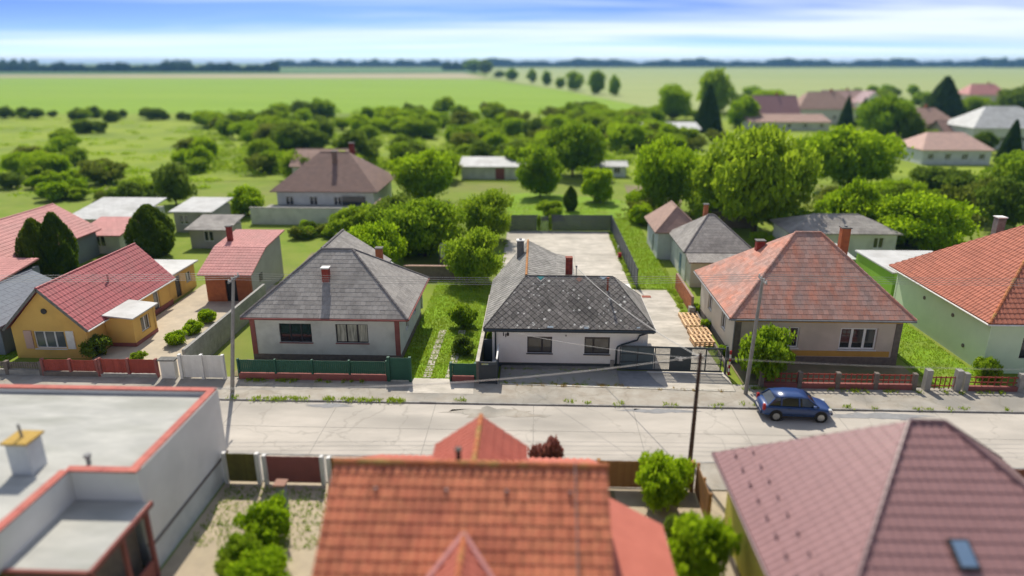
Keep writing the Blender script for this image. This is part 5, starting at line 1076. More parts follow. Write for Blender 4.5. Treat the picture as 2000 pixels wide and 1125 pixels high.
# ------------------------------------------------------------------ BACKGROUND BUILDINGS
def bg_house(name, label, x0, x1, y0, y1, h, zr, wallm, roofm, kind='hip_x', inset=None, wins=3, chim=True, ov=.4, cat='house', door=False):
    r = thing(name, label, cat, ((x0 + x1) / 2, y0, 0))
    L = x1 - x0; ops = []
    if wins:
        st = L / wins; ops = [(st * (i + .5) - .55, st * (i + .5) + .55, h * .36, h * .36 + 1.2) for i in range(wins)]
    four_walls(r, x0, x1, y0, y1, h, wallm, front=ops)
    for o_ in ops: window(r, (x0 + o_[0], y0, o_[2]), UX, -UY, 1.1, 1.2, (.5,), 'white_frame', 'pane')
    a0, a1, b0, b1 = x0 - ov, x1 + ov, y0 - ov, y1 + ov; ry, rx = (y0 + y1) / 2, (x0 + x1) / 2
    if kind == 'hip_x': d = min((b1 - b0) / 2, (a1 - a0) / 2 - .3) if inset is None else inset; pl, rd = hip_x(a0, a1, b0, b1, h, a0 + d, a1 - d, ry, zr)
    elif kind == 'hip_y': d = (a1 - a0) / 2 if inset is None else inset; pl, rd = hip_y(a0, a1, b0, b1, h, rx, b0 + d, b1 - d, zr)
    elif kind == 'gable_x':
        pl, rd = gable_x(a0, a1, b0, b1, h, ry, zr)
        for x in (x0, x1 - .25): mb = MB(); mb.prism([(x, y0, h + .002), (x, y1, h + .002), (x, ry, zr - .2)], (.25, 0, 0)); mb.build('gable_wall', wallm, r)
    elif kind == 'gable_y':
        pl, rd = gable_y(a0, a1, b0, b1, h, rx, zr)
        for y in (y0, y1 - .25): mb = MB(); mb.prism([(x0, y, h + .002), (x1, y, h + .002), (rx, y, zr - .2)], (0, .25, 0)); mb.build('gable_wall', wallm, r)
    else:
        pl = [[(a0, b0, h), (a1, b0, h), (a1, b1, zr), (a0, b1, zr)]]; rd = []
    make_roof(r, pl, roofm, roofm, .6, .5, 'rect', ridges=rd[:1], ridge_mat=roofm)
    if chim: chimney(r, rx + L * .15, ry + .4, (h + zr) / 2, zr + .9, .6, .6, 'brick_orange', flue=False)
    if door: mb = MB(); mb.box(x0 + L * .55, x0 + L * .55 + 1.6, y0 - .06, y0 - .01, 0, 2.0); mb.build('door', 'trim_oxide', r)
    return r
# back-left: brown hipped house with terrace
b = bg_house('brown_roof_house', 'pale house with brown hipped roof and blue skylight beyond a terrace wall', -35.6, -22.2, 92, 104, 3.1, 7.6, 'wall_bluewhite', 'roof_brown', 'hip_x', 5.3, 4, False, .7)
mb = MB(); mb.box(-26.6, -23.4, 91.86, 91.95, .4, 2.4); mb.build('large_window', 'pane', b)
chimney(b, -28.4, 96.2, 5.0, 7.9, .6, .6, 'roof_brown', flue=False); chimney(b, -27.0, 100.5, 6, 8.6, .7, .7, 'brick_red', flue=False)
mb = MB(); ob(mb, (-23.2, 97.0, 4.35), (-1.3, 0, 1.0), (0, 2.6, 0), (.05, 0, .07)); mb.build('skylight', 'patch_blue', b); mb = MB(); ob(mb, (-24.6, 99.2, 5.45), (-1.1, 0, .85), (0, 1.6, 0), (.05, 0, .07)); mb.build('skylight', 'roof_light', b)
tw = thing('terrace_wall', 'long grey terrace wall before the brown-roofed house', 'wall', (-29.7, 85, 0)); mb = MB(); mb.box(-36.6, -22.9, 85, 85.3, 0, 2.1); mb.build('wall_body', 'wall_pale', tw); mb = MB(); mb.box(-36.7, -22.8, 84.95, 85.35, 2.101, 2.2); mb.build('coping', 'concrete_old', tw); mb = MB(); mb.box(-36.6, -22.9, 85.35, 91.8, 0, 1.2); mb.build('terrace_floor', 'concrete_old', tw)
bg_house('rear_grey_house', 'grey-roofed house half hidden behind the brown-roofed one', -41, -31.5, 114, 122, 3.2, 5.6, 'wall_pale', 'roof_tan', 'gable_x', None, 2, False)
# left sheds
bg_house('long_shed', 'long low shed with pale grey roof behind the dark round conifers', -55, -47.5, 77, 84.5, 2.4, 3.4, 'wall_pale', 'roof_light', 'mono', None, 2, False, cat='shed')
bg_house('red_lean_to', 'small red-roofed lean-to beside the pale grey shed', -49.5, -45.2, 70.5, 75, 2.1, 3.0, 'wall_pale', 'roof_pink', 'mono', None, 1, False, cat='shed')
bg_house('grey_workshop', 'grey workshop with pale flat roof right of the thuja', -44.2, -39.6, 80.5, 86, 2.6, 3.2, 'wall_grey', 'roof_light', 'mono', None, 2, False, cat='shed')
bg_house('small_garden_shed', 'small grey garden shed near the end of the tan drive', -38.6, -34.4, 73, 77, 2.2, 2.9, 'wall_grey', 'tile_grey', 'mono', None, 1, False, cat='shed')
# gardens behind the bungalow
bg_house('white_roof_shed', 'white-roofed garden shed with a dark red door among trees', -13.2, -2.2, 121, 126, 2.3, 3.3, 'wall_pale', 'roof_light', 'mono', None, 0, False, door=True, cat='shed')
bg_house('greenhouse', 'small pale green polytunnel shed in the rear garden', 10, 16.2, 124, 128, 2.0, 2.7, 'tank_white', 'roof_light', 'gable_x', None, 2, False, cat='shed')
bg_house('red_hut', 'tiny red-roofed hut beside the brown-roofed house', -20.5, -17.4, 112, 115, 2.2, 3.4, 'trim_oxide', 'roof_pink', 'gable_x', None, 0, False, cat='shed')
bg_house('pale_shed', 'pale pointed garden shed behind the light round tree', -21.2, -18.6, 82, 86, 1.9, 3.2, 'wall_beige', 'roof_tan', 'gable_y', None, 0, False, cat='shed')
tk = thing('water_tank', 'white water tank on a stand by the garden trees', 'tank', (-9.2, 68, 0)); mb = MB(); mb.box(-9.9, -8.6, 67.4, 68.6, 0, .7); mb.build('stand', 'plinth_stone', tk); mb = MB(); mb.tube([(-9.25, 68, .701), (-9.25, 68, 1.9), (-9.25, 68, 2.1)], .62, 16); mb.build('tank', 'tank_white', tk, bevel=.03)
gs = thing('garden_wall', 'low brown garden wall at the end of the wheel-track lawn', 'wall', (-9, 62.5, 0)); mb = MB(); mb.box(-12.5, -4.4, 62.4, 62.6, 0, 1.3); mb.build('wall_body', 'plinth_stone', gs); mb = MB(); mb.box(-12.6, -4.3, 62.33, 62.67, 1.301, 1.38); mb.build('coping', 'roof_tan', gs)
# right: long roofs behind the beige house
bg_house('long_grey_shed', 'long low grey-roofed shed behind the beige house', 27.5, 38.5, 72, 78, 2.6, 4.0, 'wall_pale', 'tile_grey', 'hip_x', None, 3, False, cat='shed')
bg_house('white_canopy_shed', 'flat white-roofed shed near the lime annex', 25.5, 30, 63.5, 67.5, 2.2, 2.5, 'wall_grey', 'roof_light', 'mono', None, 1, False, cat='shed')
bg_house('slate_lean_to', 'dark low lean-to roof beneath the tall walnut trees', 22, 27.5, 85, 89, 2.2, 3.0, 'plinth_stone', 'tile_grey_dark', 'mono', None, 0, False, cat='shed')
# right rear village
bg_house('white_long_house', 'long white-roofed low building left of the dark spruce', 25.5, 43, 185, 192, 3.0, 4.2, 'wall_pale', 'roof_light', 'mono', None, 5, False)
bg_house('mansard_house', 'large house with plum-red tall roof and white gable', 66, 82, 222, 234, 4.0, 9.6, 'cap_white', 'roof_mauve', 'gable_x', None, 4, True)
bg_house('mansard_annex', 'low tan-roofed wing before the plum-red roof', 64, 88, 213, 220.5, 2.6, 4.4, 'wall_pale', 'roof_tan', 'mono', None, 5, False)
b = bg_house('blue_panel_house', 'grey-brown roofed house with blue solar panels on its slope', 86, 105, 234, 247, 5.0, 10.2, 'cap_white', 'roof_tan', 'hip_x', 5, 4, True)
mb = MB(); ob(mb, (97, 236.2, 6.2), (4.5, 0, 0), (0, 2.6, 2.05), (0, -.08, .1)); mb.build('solar_panel', 'solar', b)
bg_house('far_pale_house', 'far pale-roofed house behind the solar-panel house', 113, 128, 280, 290, 4.5, 9.0, 'wall_pale', 'roof_pale_pink', 'gable_x', None, 3, True)
bg_house('tan_gable_house', 'cream house with tan roof beside the large spruce', 96, 113, 192, 203, 4.0, 7.8, 'wall_cream', 'roof_tan', 'hip_x', 4, 4, True)
bg_house('orange_wing_house', 'peach house with brownish roof behind the pale pink roof', 101, 113, 176, 184, 3.4, 5.8, 'wall_beige', 'roof_brown', 'gable_x', None, 4, False)
bg_house('pale_pink_house', 'white house with pale pink hipped roof in the right rear village', 78, 91.5, 142, 153, 3.0, 6.0, 'wall_bluewhite', 'roof_pale_pink', 'hip_x', 3.5, 4, False)
bg_house('white_hip_house', 'big white house with pale grey hipped roof at the right edge', 103, 122, 168, 181, 5.0, 9.6, 'wall_pale', 'roof_light', 'hip_x', 6, 4, False)
bg_house('far_red_house', 'far house with bright red roof under the horizon fields', 206, 224, 345, 357, 4.8, 9.5, 'wall_cream', 'roof_pink', 'hip_x', 4, 3, True)
bg_house('dark_gable_house', 'dark plum gable-roofed house left of the large spruce', 122, 131, 270, 279, 4.8, 9.2, 'cap_white', 'roof_mauve', 'gable_y', None, 2, False)
bg_house('long_white_garage', 'long low white garage before the pale pink house', 69, 79, 156, 162, 2.5, 3.0, 'wall_pale', 'roof_light', 'mono', None, 3, False, cat='garage')

# ------------------------------------------------------------------ VEGETATION
NR = np.random.default_rng(5)
def leaf_cloud(name, pts, size, mat, flat=0.0):
    n = len(pts); a = NR.normal(size=(n, 3)); a /= np.linalg.norm(a, axis=1)[:, None]
    if flat: a[:, 2] *= (1 - flat); a /= np.linalg.norm(a, axis=1)[:, None]
    b = np.cross(a, NR.normal(size=(n, 3))); b /= np.linalg.norm(b, axis=1)[:, None]
    s = size * NR.uniform(.6, 1.3, (n, 1)); a = a * s; b = b * s * .62
    V = np.stack([pts - a, pts + b, pts + a, pts - b], 1).reshape(-1, 3).astype(np.float32)
    me = bpy.data.meshes.new(name); me.vertices.add(4 * n); me.vertices.foreach_set('co', V.ravel())
    me.loops.add(4 * n); me.loops.foreach_set('vertex_index', np.arange(4 * n, dtype=np.int32))
    me.polygons.add(n); me.polygons.foreach_set('loop_start', np.arange(0, 4 * n, 4, dtype=np.int32)); me.polygons.foreach_set('loop_total', np.full(n, 4, np.int32))
    me.update(calc_edges=True); me.materials.append(MATS[mat]); return me
def sph(n): v = NR.normal(size=(n, 3)); return v / np.linalg.norm(v, axis=1)[:, None]
def crown_points(kind, n, k=60):
    """unit tree: radius 1, height 1"""
    if kind in ('round', 'bush', 'tall', 'loose'):
        zb = {'round': .10, 'bush': .01, 'tall': .06, 'loose': .14}[kind]
        k = {'round': 70, 'bush': 45, 'tall': 60, 'loose': 34}[kind]
        c = sph(k); r = NR.uniform(.45, .86, (k, 1)); c = c * r
        lob = 1 + .16 * np.sin(3 * np.arctan2(c[:, 1], c[:, 0]) + NR.uniform(0, 6)); c[:, 0] *= lob; c[:, 1] *= lob
        if kind == 'tall': t = (c[:, 2] + 1) / 2; c[:, :2] *= (1.1 - .55 * t)[:, None]
        cr = NR.uniform(.17, .36, k) if kind != 'loose' else NR.uniform(.14, .30, k)
        idx = NR.choice(k, n, p=cr ** 2 / (cr ** 2).sum()); d = sph(n); rad = cr[idx] * np.where(NR.random(n) < .14, NR.uniform(1.0, 1.45, n), NR.uniform(.45, 1.05, n) ** .6)
        p = c[idx] + d * rad[:, None]; lo = (1 - zb) / 2
        p[:, 2] = np.maximum(p[:, 2], -1.0) * lo + zb + lo
        return p
    if kind == 'cone':
        t = NR.uniform(0, 1, n) ** 1.35; tier = np.floor(t * 13) / 13 + NR.uniform(0, .06, n); ang = NR.uniform(0, 2 * np.pi, n)
        r = (1 - tier) ** .75 * (.55 + .45 * np.abs(np.sin(ang * 4 + tier * 40))) * NR.uniform(.35, 1, n) ** .5 + .02
        z = .06 + .94 * tier - .06 * r; return np.stack([r * np.cos(ang), r * np.sin(ang), z], 1)
    # column: egg-shaped thuja
    t = NR.uniform(0, 1, n); ang = NR.uniform(0, 2 * np.pi, n); prof = np.sin(np.pi * (t * .86 + .12)) ** .75
    r = prof * (.86 + .14 * np.sin(ang * 5 + t * 9)) * NR.uniform(.72, 1, n); return np.stack([r * np.cos(ang), r * np.sin(ang), .01 + .99 * t], 1)
def trunk_mesh(h=.62, r=.05, limbs=6):
    mb = MB(); mb.tube([(0, 0, -.03), (.01, 0, h * .4), (-.02, .01, h)], r, 8, r1=r * .45)
    for i in range(limbs):
        a = i * 2.4; z = h * (.45 + .09 * i); mb.tube([(0, 0, z), (.28 * math.cos(a), .28 * math.sin(a), z + .1), (.6 * math.cos(a), .6 * math.sin(a), z + .19)], r * .45, 6, r1=r * .12)
    me = mb.mesh('trunk'); me.materials.append(MATS['bark']); return me
TR = trunk_mesh(); TRC = trunk_mesh(.9, .03, 0)
VAR = {}
def variants(key, kind, mat, n, size, count):
    VAR[key] = [(leaf_cloud('crown', crown_points(kind, n), size, mat), TRC if kind in ('cone', 'column') else TR) for _ in range(count)]
variants('bright', 'round', 'leaf_bright', 15000, .042, 3); variants('mid', 'round', 'leaf_mid', 15000, .042, 3); variants('dark', 'round', 'leaf_dark', 8000, .060, 2)
variants('tall', 'tall', 'leaf_mid', 7000, .065, 2); variants('tallbright', 'tall', 'leaf_bright', 7000, .065, 2)
variants('loose', 'loose', 'leaf_olive', 3600, .060, 2); variants('bushb', 'bush', 'leaf_bright', 6000, .068, 3); variants('bushm', 'bush', 'leaf_mid', 6000, .068, 3); variants('bushd', 'bush', 'leaf_dark', 5000, .07, 2); variants('busho', 'bush', 'leaf_olive', 4500, .07, 2)
variants('cone', 'cone', 'leaf_conifer', 9000, .055, 2); variants('thuja', 'column', 'leaf_thuja', 9000, .050, 2); variants('purple', 'loose', 'leaf_purple', 2600, .08, 1); variants('box', 'bush', 'leaf_bright', 5000, .07, 1)
tcount = 0
def tree(key, label, x, y, r, h, name='tree', cat='tree', group=None, v=None, rz=None, z=0.0):
    global tcount; tcount += 1
    crown, trunk = VAR[key][(tcount if v is None else v) % len(VAR[key])]
    o = thing(name, label, cat, (x, y, z), group); o.scale = (r, r, h); o.rotation_euler = (0, 0, random.uniform(0, 6.28) if rz is None else rz)
    for nm, me in (('trunk', trunk), ('crown', crown)):
        c = bpy.data.objects.new(nm, me); COL.objects.link(c); c.parent = o; ORI[c] = Vector((x, y, z))
        if nm == 'trunk' and me is TR: c.scale = (1, 1, 1)
    return o
def tpx(key, label, cx_, py_top, py_base, wpx, name='tree', cat='tree', group=None):
    """place by the foot point on the ground; height and width from the picture at that distance"""
    p = G(cx_, py_base); t = PY(cx_, py_top, p.y); d = (p - Vector((0, 0, CH))).length
    return tree(key, label, p.x, p.y, max(.3, wpx / 2 * d / FPX / .98), max(.5, t.z), name, cat, group)
# distinct trees, from the picture
for a in [
    ('thuja', 'dark green thuja beside the slate-blue house, left of a pair', 88, 430, 556, 62, 'thuja'), ('thuja', 'dark green thuja beside the slate-blue house, right and taller of a pair', 128, 418, 552, 58, 'thuja'),
    ('thuja', 'single broad egg-shaped thuja behind the yellow house', 302, 402, 500, 82, 'thuja'),
    ('bright', 'light green round tree with smooth crown behind the grey-roofed house', 733, 436, 540, 112), ('mid', 'round tree right beside the bungalow left wall in the garden', 932, 452, 556, 108),
    ('mid', 'wide dense tree behind the bungalow garden, left of the round tree', 830, 385, 500, 150), ('dark', 'dark tree between the brown-roofed house and the garden', 770, 380, 470, 90), ('mid', 'bushy tree above the bungalow chimney at the yard corner', 955, 375, 470, 105),
    ('bright', 'bright rounded tree right of the brown-roofed house', 830, 290, 395, 120), ('mid', 'dense round tree behind the white-roofed garden shed', 1118, 235, 345, 110), ('mid', 'dark rounded tree right of the white-roofed garden shed', 1055, 290, 385, 85),
    ('thuja', 'small dark conical shrub on the lawn beyond the yard', 1114, 365, 412, 30, 'thuja'), ('bushm', 'shrub on the lawn just beyond the far yard fence, left', 1075, 390, 425, 52, 'shrub', 'shrub'), ('bushb', 'pale young tree on the lawn right of the small conical shrub', 1165, 325, 395, 62),
    ('bright', 'tall green tree left of the giant walnut', 1300, 268, 415, 125), ('mid', 'giant spreading walnut tree behind the beige house', 1472, 246, 452, 200), ('mid', 'tree filling the gap between tall tree and giant walnut', 1385, 310, 438, 105),
    ('bright', 'large round-topped bright tree right of the giant walnut', 1655, 243, 372, 155), ('tallbright', 'light upright tree before the round-topped bright tree', 1665, 345, 462, 88), ('bright', 'bright sprawling tree above the long grey shed', 1772, 372, 480, 165),
    ('bushb', 'vivid green bush at the foot of the giant walnut', 1592, 408, 470, 88, 'shrub', 'shrub'), ('bushb', 'vivid green bush beside the long grey shed at right', 1830, 440, 500, 66, 'shrub', 'shrub'), ('bushd', 'dark hedge-like shrub before the pale pink house', 1845, 325, 378, 108, 'shrub', 'shrub'),
    ('mid', 'tree at the right edge above the mint house', 1985, 290, 400, 92), ('loose', 'greyish sparse tree left of the right edge trees', 1895, 345, 432, 85), ('dark', 'dark tree between greyish tree and right edge', 1950, 350, 450, 80),
    ('tall', 'tall loose poplar standing above the far gardens', 1388, 135, 222, 66), ('cone', 'dark spruce below the tall poplar', 1380, 166, 258, 60, 'spruce'), ('bright', 'round light tree left of the dark spruce', 1315, 162, 235, 62), ('tallbright', 'light bushy tree right of the dark spruce', 1450, 190, 250, 70), ('bright', 'light tree above the plum-red roof', 1500, 175, 215, 62),
    ('cone', 'large dark spruce on the right under the fields', 1837, 150, 228, 74, 'spruce'), ('mid', 'wide tree right of the slim conifers', 1722, 184, 275, 86), ('cone', 'slim dark conifer left of the wide tree', 1650, 188, 250, 30, 'spruce'), ('cone', 'slim blue-green conifer touching the wide tree', 1682, 192, 248, 26, 'spruce'),
    ('dark', 'dark rounded tree right of the wide tree', 1775, 222, 280, 40), ('dark', 'dark tree at the right edge below the far red roof', 1985, 168, 228, 70), ('mid', 'bluish tree below the far red roof', 1895, 190, 228, 55), ('cone', 'dark conifer before the big white house', 1968, 235, 318, 40, 'spruce'), ('dark', 'small dark round tree before the pale grey roof', 1917, 258, 300, 34), ('bright', 'small round tree by the peach house', 1870, 248, 282, 28),
    ('bushb', 'rounded shrub before the brown-roofed house at left', 485, 362, 420, 60, 'shrub', 'shrub'), ('dark', 'dark tree above the garden left of the brown-roofed house', 345, 318, 400, 66), ('bushd', 'dark low shrub right of the brown-roofed house', 700, 255, 318, 85, 'shrub', 'shrub'),
    ('bushb', 'bright green tree in the near garden before the brown fence', 1290, 888, 990, 92), ('box', 'big clipped green bush between red pantile house and olive wall', 1362, 1020, 1145, 112, 'bush', 'bush'), ('bushd', 'darker bush behind the big clipped bush', 1325, 1005, 1075, 52, 'bush', 'bush'),
    ('bushb', 'sprawling green shrub beside the slim terracotta-topped post', 525, 985, 1060, 88, 'shrub', 'shrub'), ('bushm', 'green shrub in the near left garden, middle one', 482, 1040, 1105, 66, 'shrub', 'shrub'), ('bushb', 'green shrub at the bottom edge of the near left garden', 505, 1090, 1150, 110, 'shrub', 'shrub'), ('bushm', 'small bush beside the flat-roofed house wall', 452, 1085, 1130, 50, 'shrub', 'shrub'),
    ('purple', 'purple-leaved small tree poking above the red pantile ridge', 1062, 846, 960, 66),
    ('bushm', 'leafy tree before the beige house\'s left window', 1487, 642, 742, 98), ('bushb', 'round light shrub on the tan drive, nearest the street', 345, 645, 674, 36, 'shrub', 'shrub'), ('bushb', 'round light shrub on the tan drive, middle of three', 378, 626, 652, 32, 'shrub', 'shrub'), ('bushb', 'round light shrub on the tan drive, farthest of three', 408, 604, 630, 32, 'shrub', 'shrub'),
    ('bushd', 'dark round bush before the yellow porch', 190, 656, 697, 44, 'bush', 'bush'), ('bushm', 'low bush behind the red gate at the tan drive', 272, 685, 708, 26, 'shrub', 'shrub'), ('bushm', 'green climber clump beside the mint house front', 1925, 700, 745, 44, 'shrub', 'shrub'), ('bushb', 'yellow-green bush behind the beige house ridge', 1488, 452, 480, 40, 'shrub', 'shrub'),
    ('bushm', 'shady shrub at right of the wheel-track lawn', 905, 590, 640, 52, 'shrub', 'shrub'), ('bushd', 'low shrub near the green gate leaf', 905, 655, 690, 46, 'shrub', 'shrub')]:
    tpx(*a)
# trees on the field edge
for i, (x, t, bb, w, k) in enumerate([(925, 114, 143, 34, 'mid'), (948, 117, 146, 26, 'dark'), (1000, 134, 158, 22, 'mid'), (1038, 134, 162, 22, 'tall'), (1068, 138, 167, 22, 'tall'), (1122, 140, 178, 34, 'mid'), (1163, 137, 184, 36, 'tall'), (1199, 148, 187, 26, 'tallbright'), (975, 138, 152, 22, 'dark'), (1095, 150, 172, 20, 'bushm')]):
    tpx(k, ['broad tree at the far end of the field-edge row', 'narrow dark tree next to the far broad one in the field-edge row', 'small tree third in the field-edge row from its far end', 'slim tree left of two slim ones in the field-edge row', 'slim tree right of two slim ones in the field-edge row', 'round tree left of the tallest in the field-edge row', 'tallest tree of the field-edge row', 'nearest tree at the right end of the field-edge row', 'low dark tree between far broad and small ones in the field-edge row', 'low bushy tree in the middle of the field-edge row'][i], x, t, bb, w, 'tree', 'tree', 'trees in the field-edge row')
# scrub belt and orchards
rs = random.Random(21)
def scrub(n, x0, x1, y0, y1, keys, hr, label, group, avoid=(), nm='tree', lands=None, per=5):
    """clustered planting inside a patch of the picture; feet on the ground"""
    cen = [(rs.uniform(x0, x1), y0 + (y1 - y0) * rs.random() ** .8) for _ in range(max(1, n // per))]
    for i in range(n):
        for _ in range(40):
            c_ = cen[i % len(cen)]; px = c_[0] + rs.gauss(0, 34); py = c_[1] + rs.gauss(0, (y1 - y0) * .09)
            if not (x0 <= px <= x1 and y0 <= py <= y1): continue
            if not any(a <= px <= c and b_ <= py <= d_ for a, b_, c, d_ in avoid): break
        p = G(px, max(py, 212)) if py < 212 and y0 > 200 else G(px, py); h = rs.uniform(*hr); k = rs.choice(keys)
        adj = {'mid': 'mid-green rounded', 'bright': 'bright green rounded', 'dark': 'dark green rounded', 'bushm': 'mid-green low-branched', 'bushb': 'yellow-green low-branched', 'bushd': 'dark low-branched', 'loose': 'sparse olive', 'busho': 'greyish olive', 'tall': 'upright', 'tallbright': 'upright bright'}[k]
        lab = adj + ' ' + label
        if lands:
            lab += next(t for lim, t in lands if px < lim) + (', toward the field' if py < (y0 + y1) / 2 else ', toward the houses')
        tree(k, lab, p.x, p.y, h * rs.uniform(.46, .85), h, nm, 'tree' if nm == 'tree' else 'shrub', group)
BELT = [(560, ' above the left sheds'), (760, ' above the brown-roofed house'), (900, ' left of the white-roofed shed'), (1040, ' above the white-roofed shed'), (1150, ' right of the white-roofed shed'), (9999, ' above the long dark yard fence')]
scrub(150, 400, 1290, 222, 296, ['mid', 'bright', 'dark', 'bushm', 'bushb', 'bushm', 'loose'], (3.6, 6.8), 'scrub tree', 'scrub trees before the crop field', lands=BELT)
scrub(48, 420, 1240, 292, 356, ['mid', 'bright', 'bushm', 'dark', 'bushb', 'loose'], (3.2, 5.6), 'orchard tree', 'orchard trees behind the houses', lands=BELT, avoid=[(540, 300, 780, 352), (880, 325, 1010, 365), (1080, 325, 1160, 360)])
scrub(20, 330, 640, 222, 250, ['bushm', 'bushd', 'mid'], (2.6, 4.2), 'bush in the hedge line along the left crop edge', 'bushes of the left hedge line', nm='bush')
scrub(26, -10, 330, 228, 262, ['bushm', 'dark', 'bushd', 'mid'], (2.2, 4.6), 'scattered bush in the left rough meadow near the crop', 'bushes of the left rough meadow', nm='bush')
scrub(26, -10, 420, 262, 365, ['mid', 'bushm', 'bushb', 'loose', 'bright'], (2.4, 4.8), 'bushy tree in the rough meadow at left', 'trees of the left rough meadow')
scrub(20, 0, 480, 365, 400, ['bushm', 'loose', 'bushb', 'bushd', 'busho'], (1.6, 3.2), 'low shrub in the gardens above the left sheds', 'shrubs above the left sheds', nm='shrub')
scrub(24, 1210, 1450, 225, 300, ['mid', 'bright', 'bushm', 'loose', 'bushb'], (3.0, 6.0), 'garden tree near the long white building', 'garden trees near the white building', avoid=[(1230, 238, 1380, 285)])
scrub(26, 1240, 1990, 385, 440, ['bushb', 'bushm', 'bright', 'bushd', 'loose'], (2.0, 4.2), 'garden shrub beneath the large trees at right', 'shrubs beneath the right trees', avoid=[(1255, 400, 1480, 450), (1640, 425, 1830, 450)], nm='shrub')
scrub(20, 1540, 1990, 255, 345, ['mid', 'bushm', 'dark', 'bushb'], (2.2, 4.2), 'small garden tree among the right rear houses', 'small trees among the rear houses', avoid=[(1740, 250, 1960, 345), (1590, 255, 1740, 345)])
scrub(16, 690, 990, 425, 500, ['bushm', 'bushb', 'bright', 'mid'], (2.4, 4.6), 'leafy garden tree left of the concrete yard', 'garden trees left of the yard', avoid=[(850, 480, 900, 540)])
scrub(16, 470, 690, 446, 492, ['bushb', 'bushm', 'busho', 'bushd'], (0.7, 1.7), 'low shrub in the garden behind the pink-roofed shed', 'shrubs behind the pink-roofed shed', avoid=[(390, 440, 590, 492), (600, 470, 720, 500)], nm='shrub', per=3)
scrub(14, 345, 480, 405, 452, ['bushb', 'bushm', 'busho'], (0.8, 1.8), 'low shrub on the grass right of the grey workshop', 'shrubs right of the grey workshop', avoid=[(330, 400, 412, 452)], nm='shrub', per=3)
scrub(26, 1290, 1990, 180, 222, ['mid', 'bright', 'dark', 'bushm'], (3.5, 7.5), 'tree on the far edge of the village', 'trees on the far village edge')
# low undergrowth between the scrub trees
def undergrowth(label, n, k, x0, x1, y0, y1, hgt, mat, size):
    px = NR.uniform(x0, x1, n); py = y0 + (y1 - y0) * NR.uniform(0, 1, n) ** .8; C_ = np.array([list(G(a, b)) for a, b in zip(px, py)])
    r = NR.uniform(.8, 2.6, n); P_ = np.repeat(C_, k, 0) + sph(n * k) * np.repeat(np.stack([r * 1.6, r, NR.uniform(.35, 1, n) * hgt], 1), k, 0) * NR.uniform(.5, 1, (n * k, 1))
    P_[:, 2] = np.abs(P_[:, 2]) + .05; o = link('undergrowth', leaf_cloud('undergrowth', P_, size, mat), None); stuff(o); o['label'] = label; o['category'] = 'undergrowth'
undergrowth('low green undergrowth between the scrub trees', 430, 80, 380, 1290, 219, 345, 2.6, 'leaf_mid', .30)
undergrowth('low pale undergrowth in the left rough meadow', 150, 60, -20, 420, 228, 380, .7, 'leaf_bright', .22)
undergrowth('low olive undergrowth in the rear gardens', 110, 60, 1230, 2000, 385, 440, .7, 'leaf_olive', .2)
# far woods: masses on the horizon
def far_wood(label, px0, px1, pyb, htop, n, size, deep=.12, mat='leaf_far'):
    A, B = G(px0, pyb), G(px1, pyb); t = NR.uniform(0, 1, n); dep = NR.uniform(0, deep, n)
    x = A.x + (B.x - A.x) * t; y = A.y + (B.y - A.y) * t; prof = .62 + .38 * (np.sin(t * 37 + px0) * .5 + np.sin(t * 91) * .3 + np.sin(t * 211) * .2)
    x = x * (1 + dep); y = y * (1 + dep); z = NR.uniform(0, 1, n) ** .7 * htop * prof + .5
    me = leaf_cloud('far_wood', np.stack([x, y, z], 1), size, mat); o = link('far_wood', me, None); stuff(o); o['label'] = label; o['category'] = 'wood'
far_wood('dark wood on the horizon at left', -60, 545, 141, 17, 26000, 4.2)
far_wood('tall clump in the left horizon wood', -40, 75, 139, 24, 5000, 4.5); far_wood('wood block behind the left horizon wood', 325, 375, 138.5, 24, 2500, 4)
far_wood('thin far wood behind the dark field', 540, 880, 131.5, 24, 16000, 7)
far_wood('far wood near the field-edge trees', 865, 960, 138, 20, 6000, 4)
far_wood('long wood along the right horizon', 950, 2100, 131, 28, 46000, 7)
far_wood('taller wood at the right end of the horizon', 1940, 2150, 132, 31, 9000, 6)
# ------------------------------------------------------------------ weeds and grass
def blades(name, pts, h, mat, label, parent=None):
    n = len(pts); k = 3; P = np.repeat(np.array(pts), k, 0) + np.concatenate([NR.normal(0, .03, (n * k, 2)), np.zeros((n * k, 1))], 1)
    a = NR.uniform(0, 6.28, n * k); hh = h * NR.uniform(.5, 1.4, n * k); w = hh * .16
    lean = NR.normal(0, .35, (n * k, 2)) * hh[:, None]
    A = P.copy(); A[:, 0] += np.cos(a) * w; A[:, 1] += np.sin(a) * w; B = P.copy(); B[:, 0] -= np.cos(a) * w; B[:, 1] -= np.sin(a) * w; Cc = P.copy(); Cc[:, :2] += lean; Cc[:, 2] += hh
    V = np.stack([A, B, Cc], 1).reshape(-1, 3); m = n * k
    me = bpy.data.meshes.new(name); me.from_pydata(V.tolist(), [], [(3 * i, 3 * i + 1, 3 * i + 2) for i in range(m)]); me.update()
    o = link(name, me, mat); stuff(o); o['label'] = label; o['category'] = 'grass'; return o
def area(n, x0, x1, y0, y1, z): return np.stack([NR.uniform(x0, x1, n), NR.uniform(y0, y1, n), np.full(n, z)], 1)
def clumps(n, k, x0, x1, y0, y1, z, s): c = area(n, x0, x1, y0, y1, z); return np.repeat(c, k, 0) + np.concatenate([NR.normal(0, s, (n * k, 2)), np.zeros((n * k, 1))], 1)
blades('lawn_grass', np.concatenate([area(9000, -9.2, -3.8, 40.7, 62, .05), area(7000, 9.6, 13.2, 60.2, 90, .05), area(3500, -4, 10, 83, 100, .05), area(3000, 25.9, 29.8, 40.7, 58, .05)]), .13, 'leaf_grass', 'bright lawn grass between the houses')
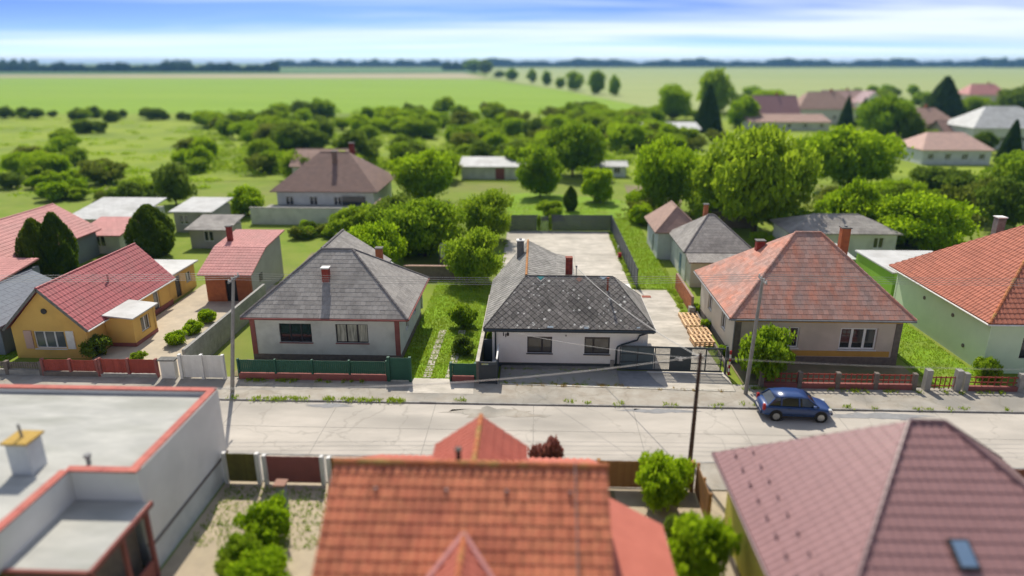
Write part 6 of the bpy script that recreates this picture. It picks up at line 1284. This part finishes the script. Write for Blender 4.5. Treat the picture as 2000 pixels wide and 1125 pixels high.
blades('weeds', np.concatenate([clumps(40, 30, 8.95, 9.35, 60.2, 82, .06, .10), clumps(22, 30, 12.3, 13.0, 51, 60, .06, .13), clumps(14, 20, 12.9, 13.2, 43, 51, .06, .1), clumps(14, 20, -3.4, -3.1, 56, 82, .06, .1)]), .16, 'leaf_grass', 'weeds growing in the joints and edges of the paving')
blades('forecourt_weeds', np.concatenate([clumps(30, 6, -2.1, 5.5, 39.98, 40.3, .11, .05), clumps(40, 3, -2.1, 5.5, 40.3, 42.4, .11, .03), clumps(14, 8, -2.1, 5.5, 42.25, 42.45, .11, .05)]), .085, 'leaf_grass', 'small weeds in the sett paving before the bungalow')
blades('dry_weeds', np.concatenate([clumps(26, 9, -1.5, 6.0, 39.85, 40.15, .1, .1), clumps(8, 8, 6, 12.5, 39.4, 39.8, .1, .08)]), .10, 'leaf_dry', 'dry straw-coloured weeds along the forecourt edge')
blades('verge_grass', np.concatenate([clumps(30, 22, -19, -8, 37.4, 37.6, .1, .14), clumps(20, 14, -19, -9, 39.9, 40.1, .1, .12), clumps(26, 12, -8, 30, 37.45, 37.9, .1, .12), clumps(20, 14, 13, 31, 39.7, 40.0, .1, .12)]), .14, 'leaf_grass', 'grass tufts along the kerb and fences')
blades('garden_grass', np.concatenate([area(6000, -15, -7, 24, 28.4, .045)[:1500], area(4000, -46, -37, 41, 48.5, .05)]), .12, 'leaf_grass', 'grass in the near left garden and at the left edge')
for i, x in enumerate((0.42, 1.8)): tree('bushb', 'climber on the posts of the overgrown yard wicket', x, 82.3, .22, 2.1, 'climber', 'plant', 'climbers on the yard wicket')
tree('bushm', 'green climber behind the left edge of the bungalow', -3.2, 45.2, .28, 1.9, 'climber', 'plant'); tree('bushm', 'shrub between bungalow and boundary wall at the back', -3.3, 55.2, .45, 1.5, 'shrub', 'shrub')
for i, (y, lab) in enumerate(((45.2, 'weedy shrub behind the tall pallet stack'), (50.3, 'weedy shrub between the two pallet stacks and the wall'), (53.9, 'weedy shrub behind the concrete block'))): tree('bushb', lab, 13.5, y, .42, .9, 'shrub', 'shrub')

# ------------------------------------------------------------------ haze
m = bpy.data.materials.new('haze'); m.use_nodes = True; N, L = m.node_tree.nodes, m.node_tree.links; N.remove(N['Principled BSDF'])
pv_ = N.new('ShaderNodeVolumePrincipled'); pv_.inputs['Color'].default_value = (0.24, 0.52, 0.92, 1); pv_.inputs['Density'].default_value = 0.00013; pv_.inputs['Anisotropy'].default_value = 0.2
L.new(pv_.outputs[0], N['Material Output'].inputs['Volume'])
mb = MB(); mb.box(-6600, 6600, -70, 6600, -1.0, 33.0); hz = mb.build('haze', None); hz.data.materials.append(m); stuff(hz)
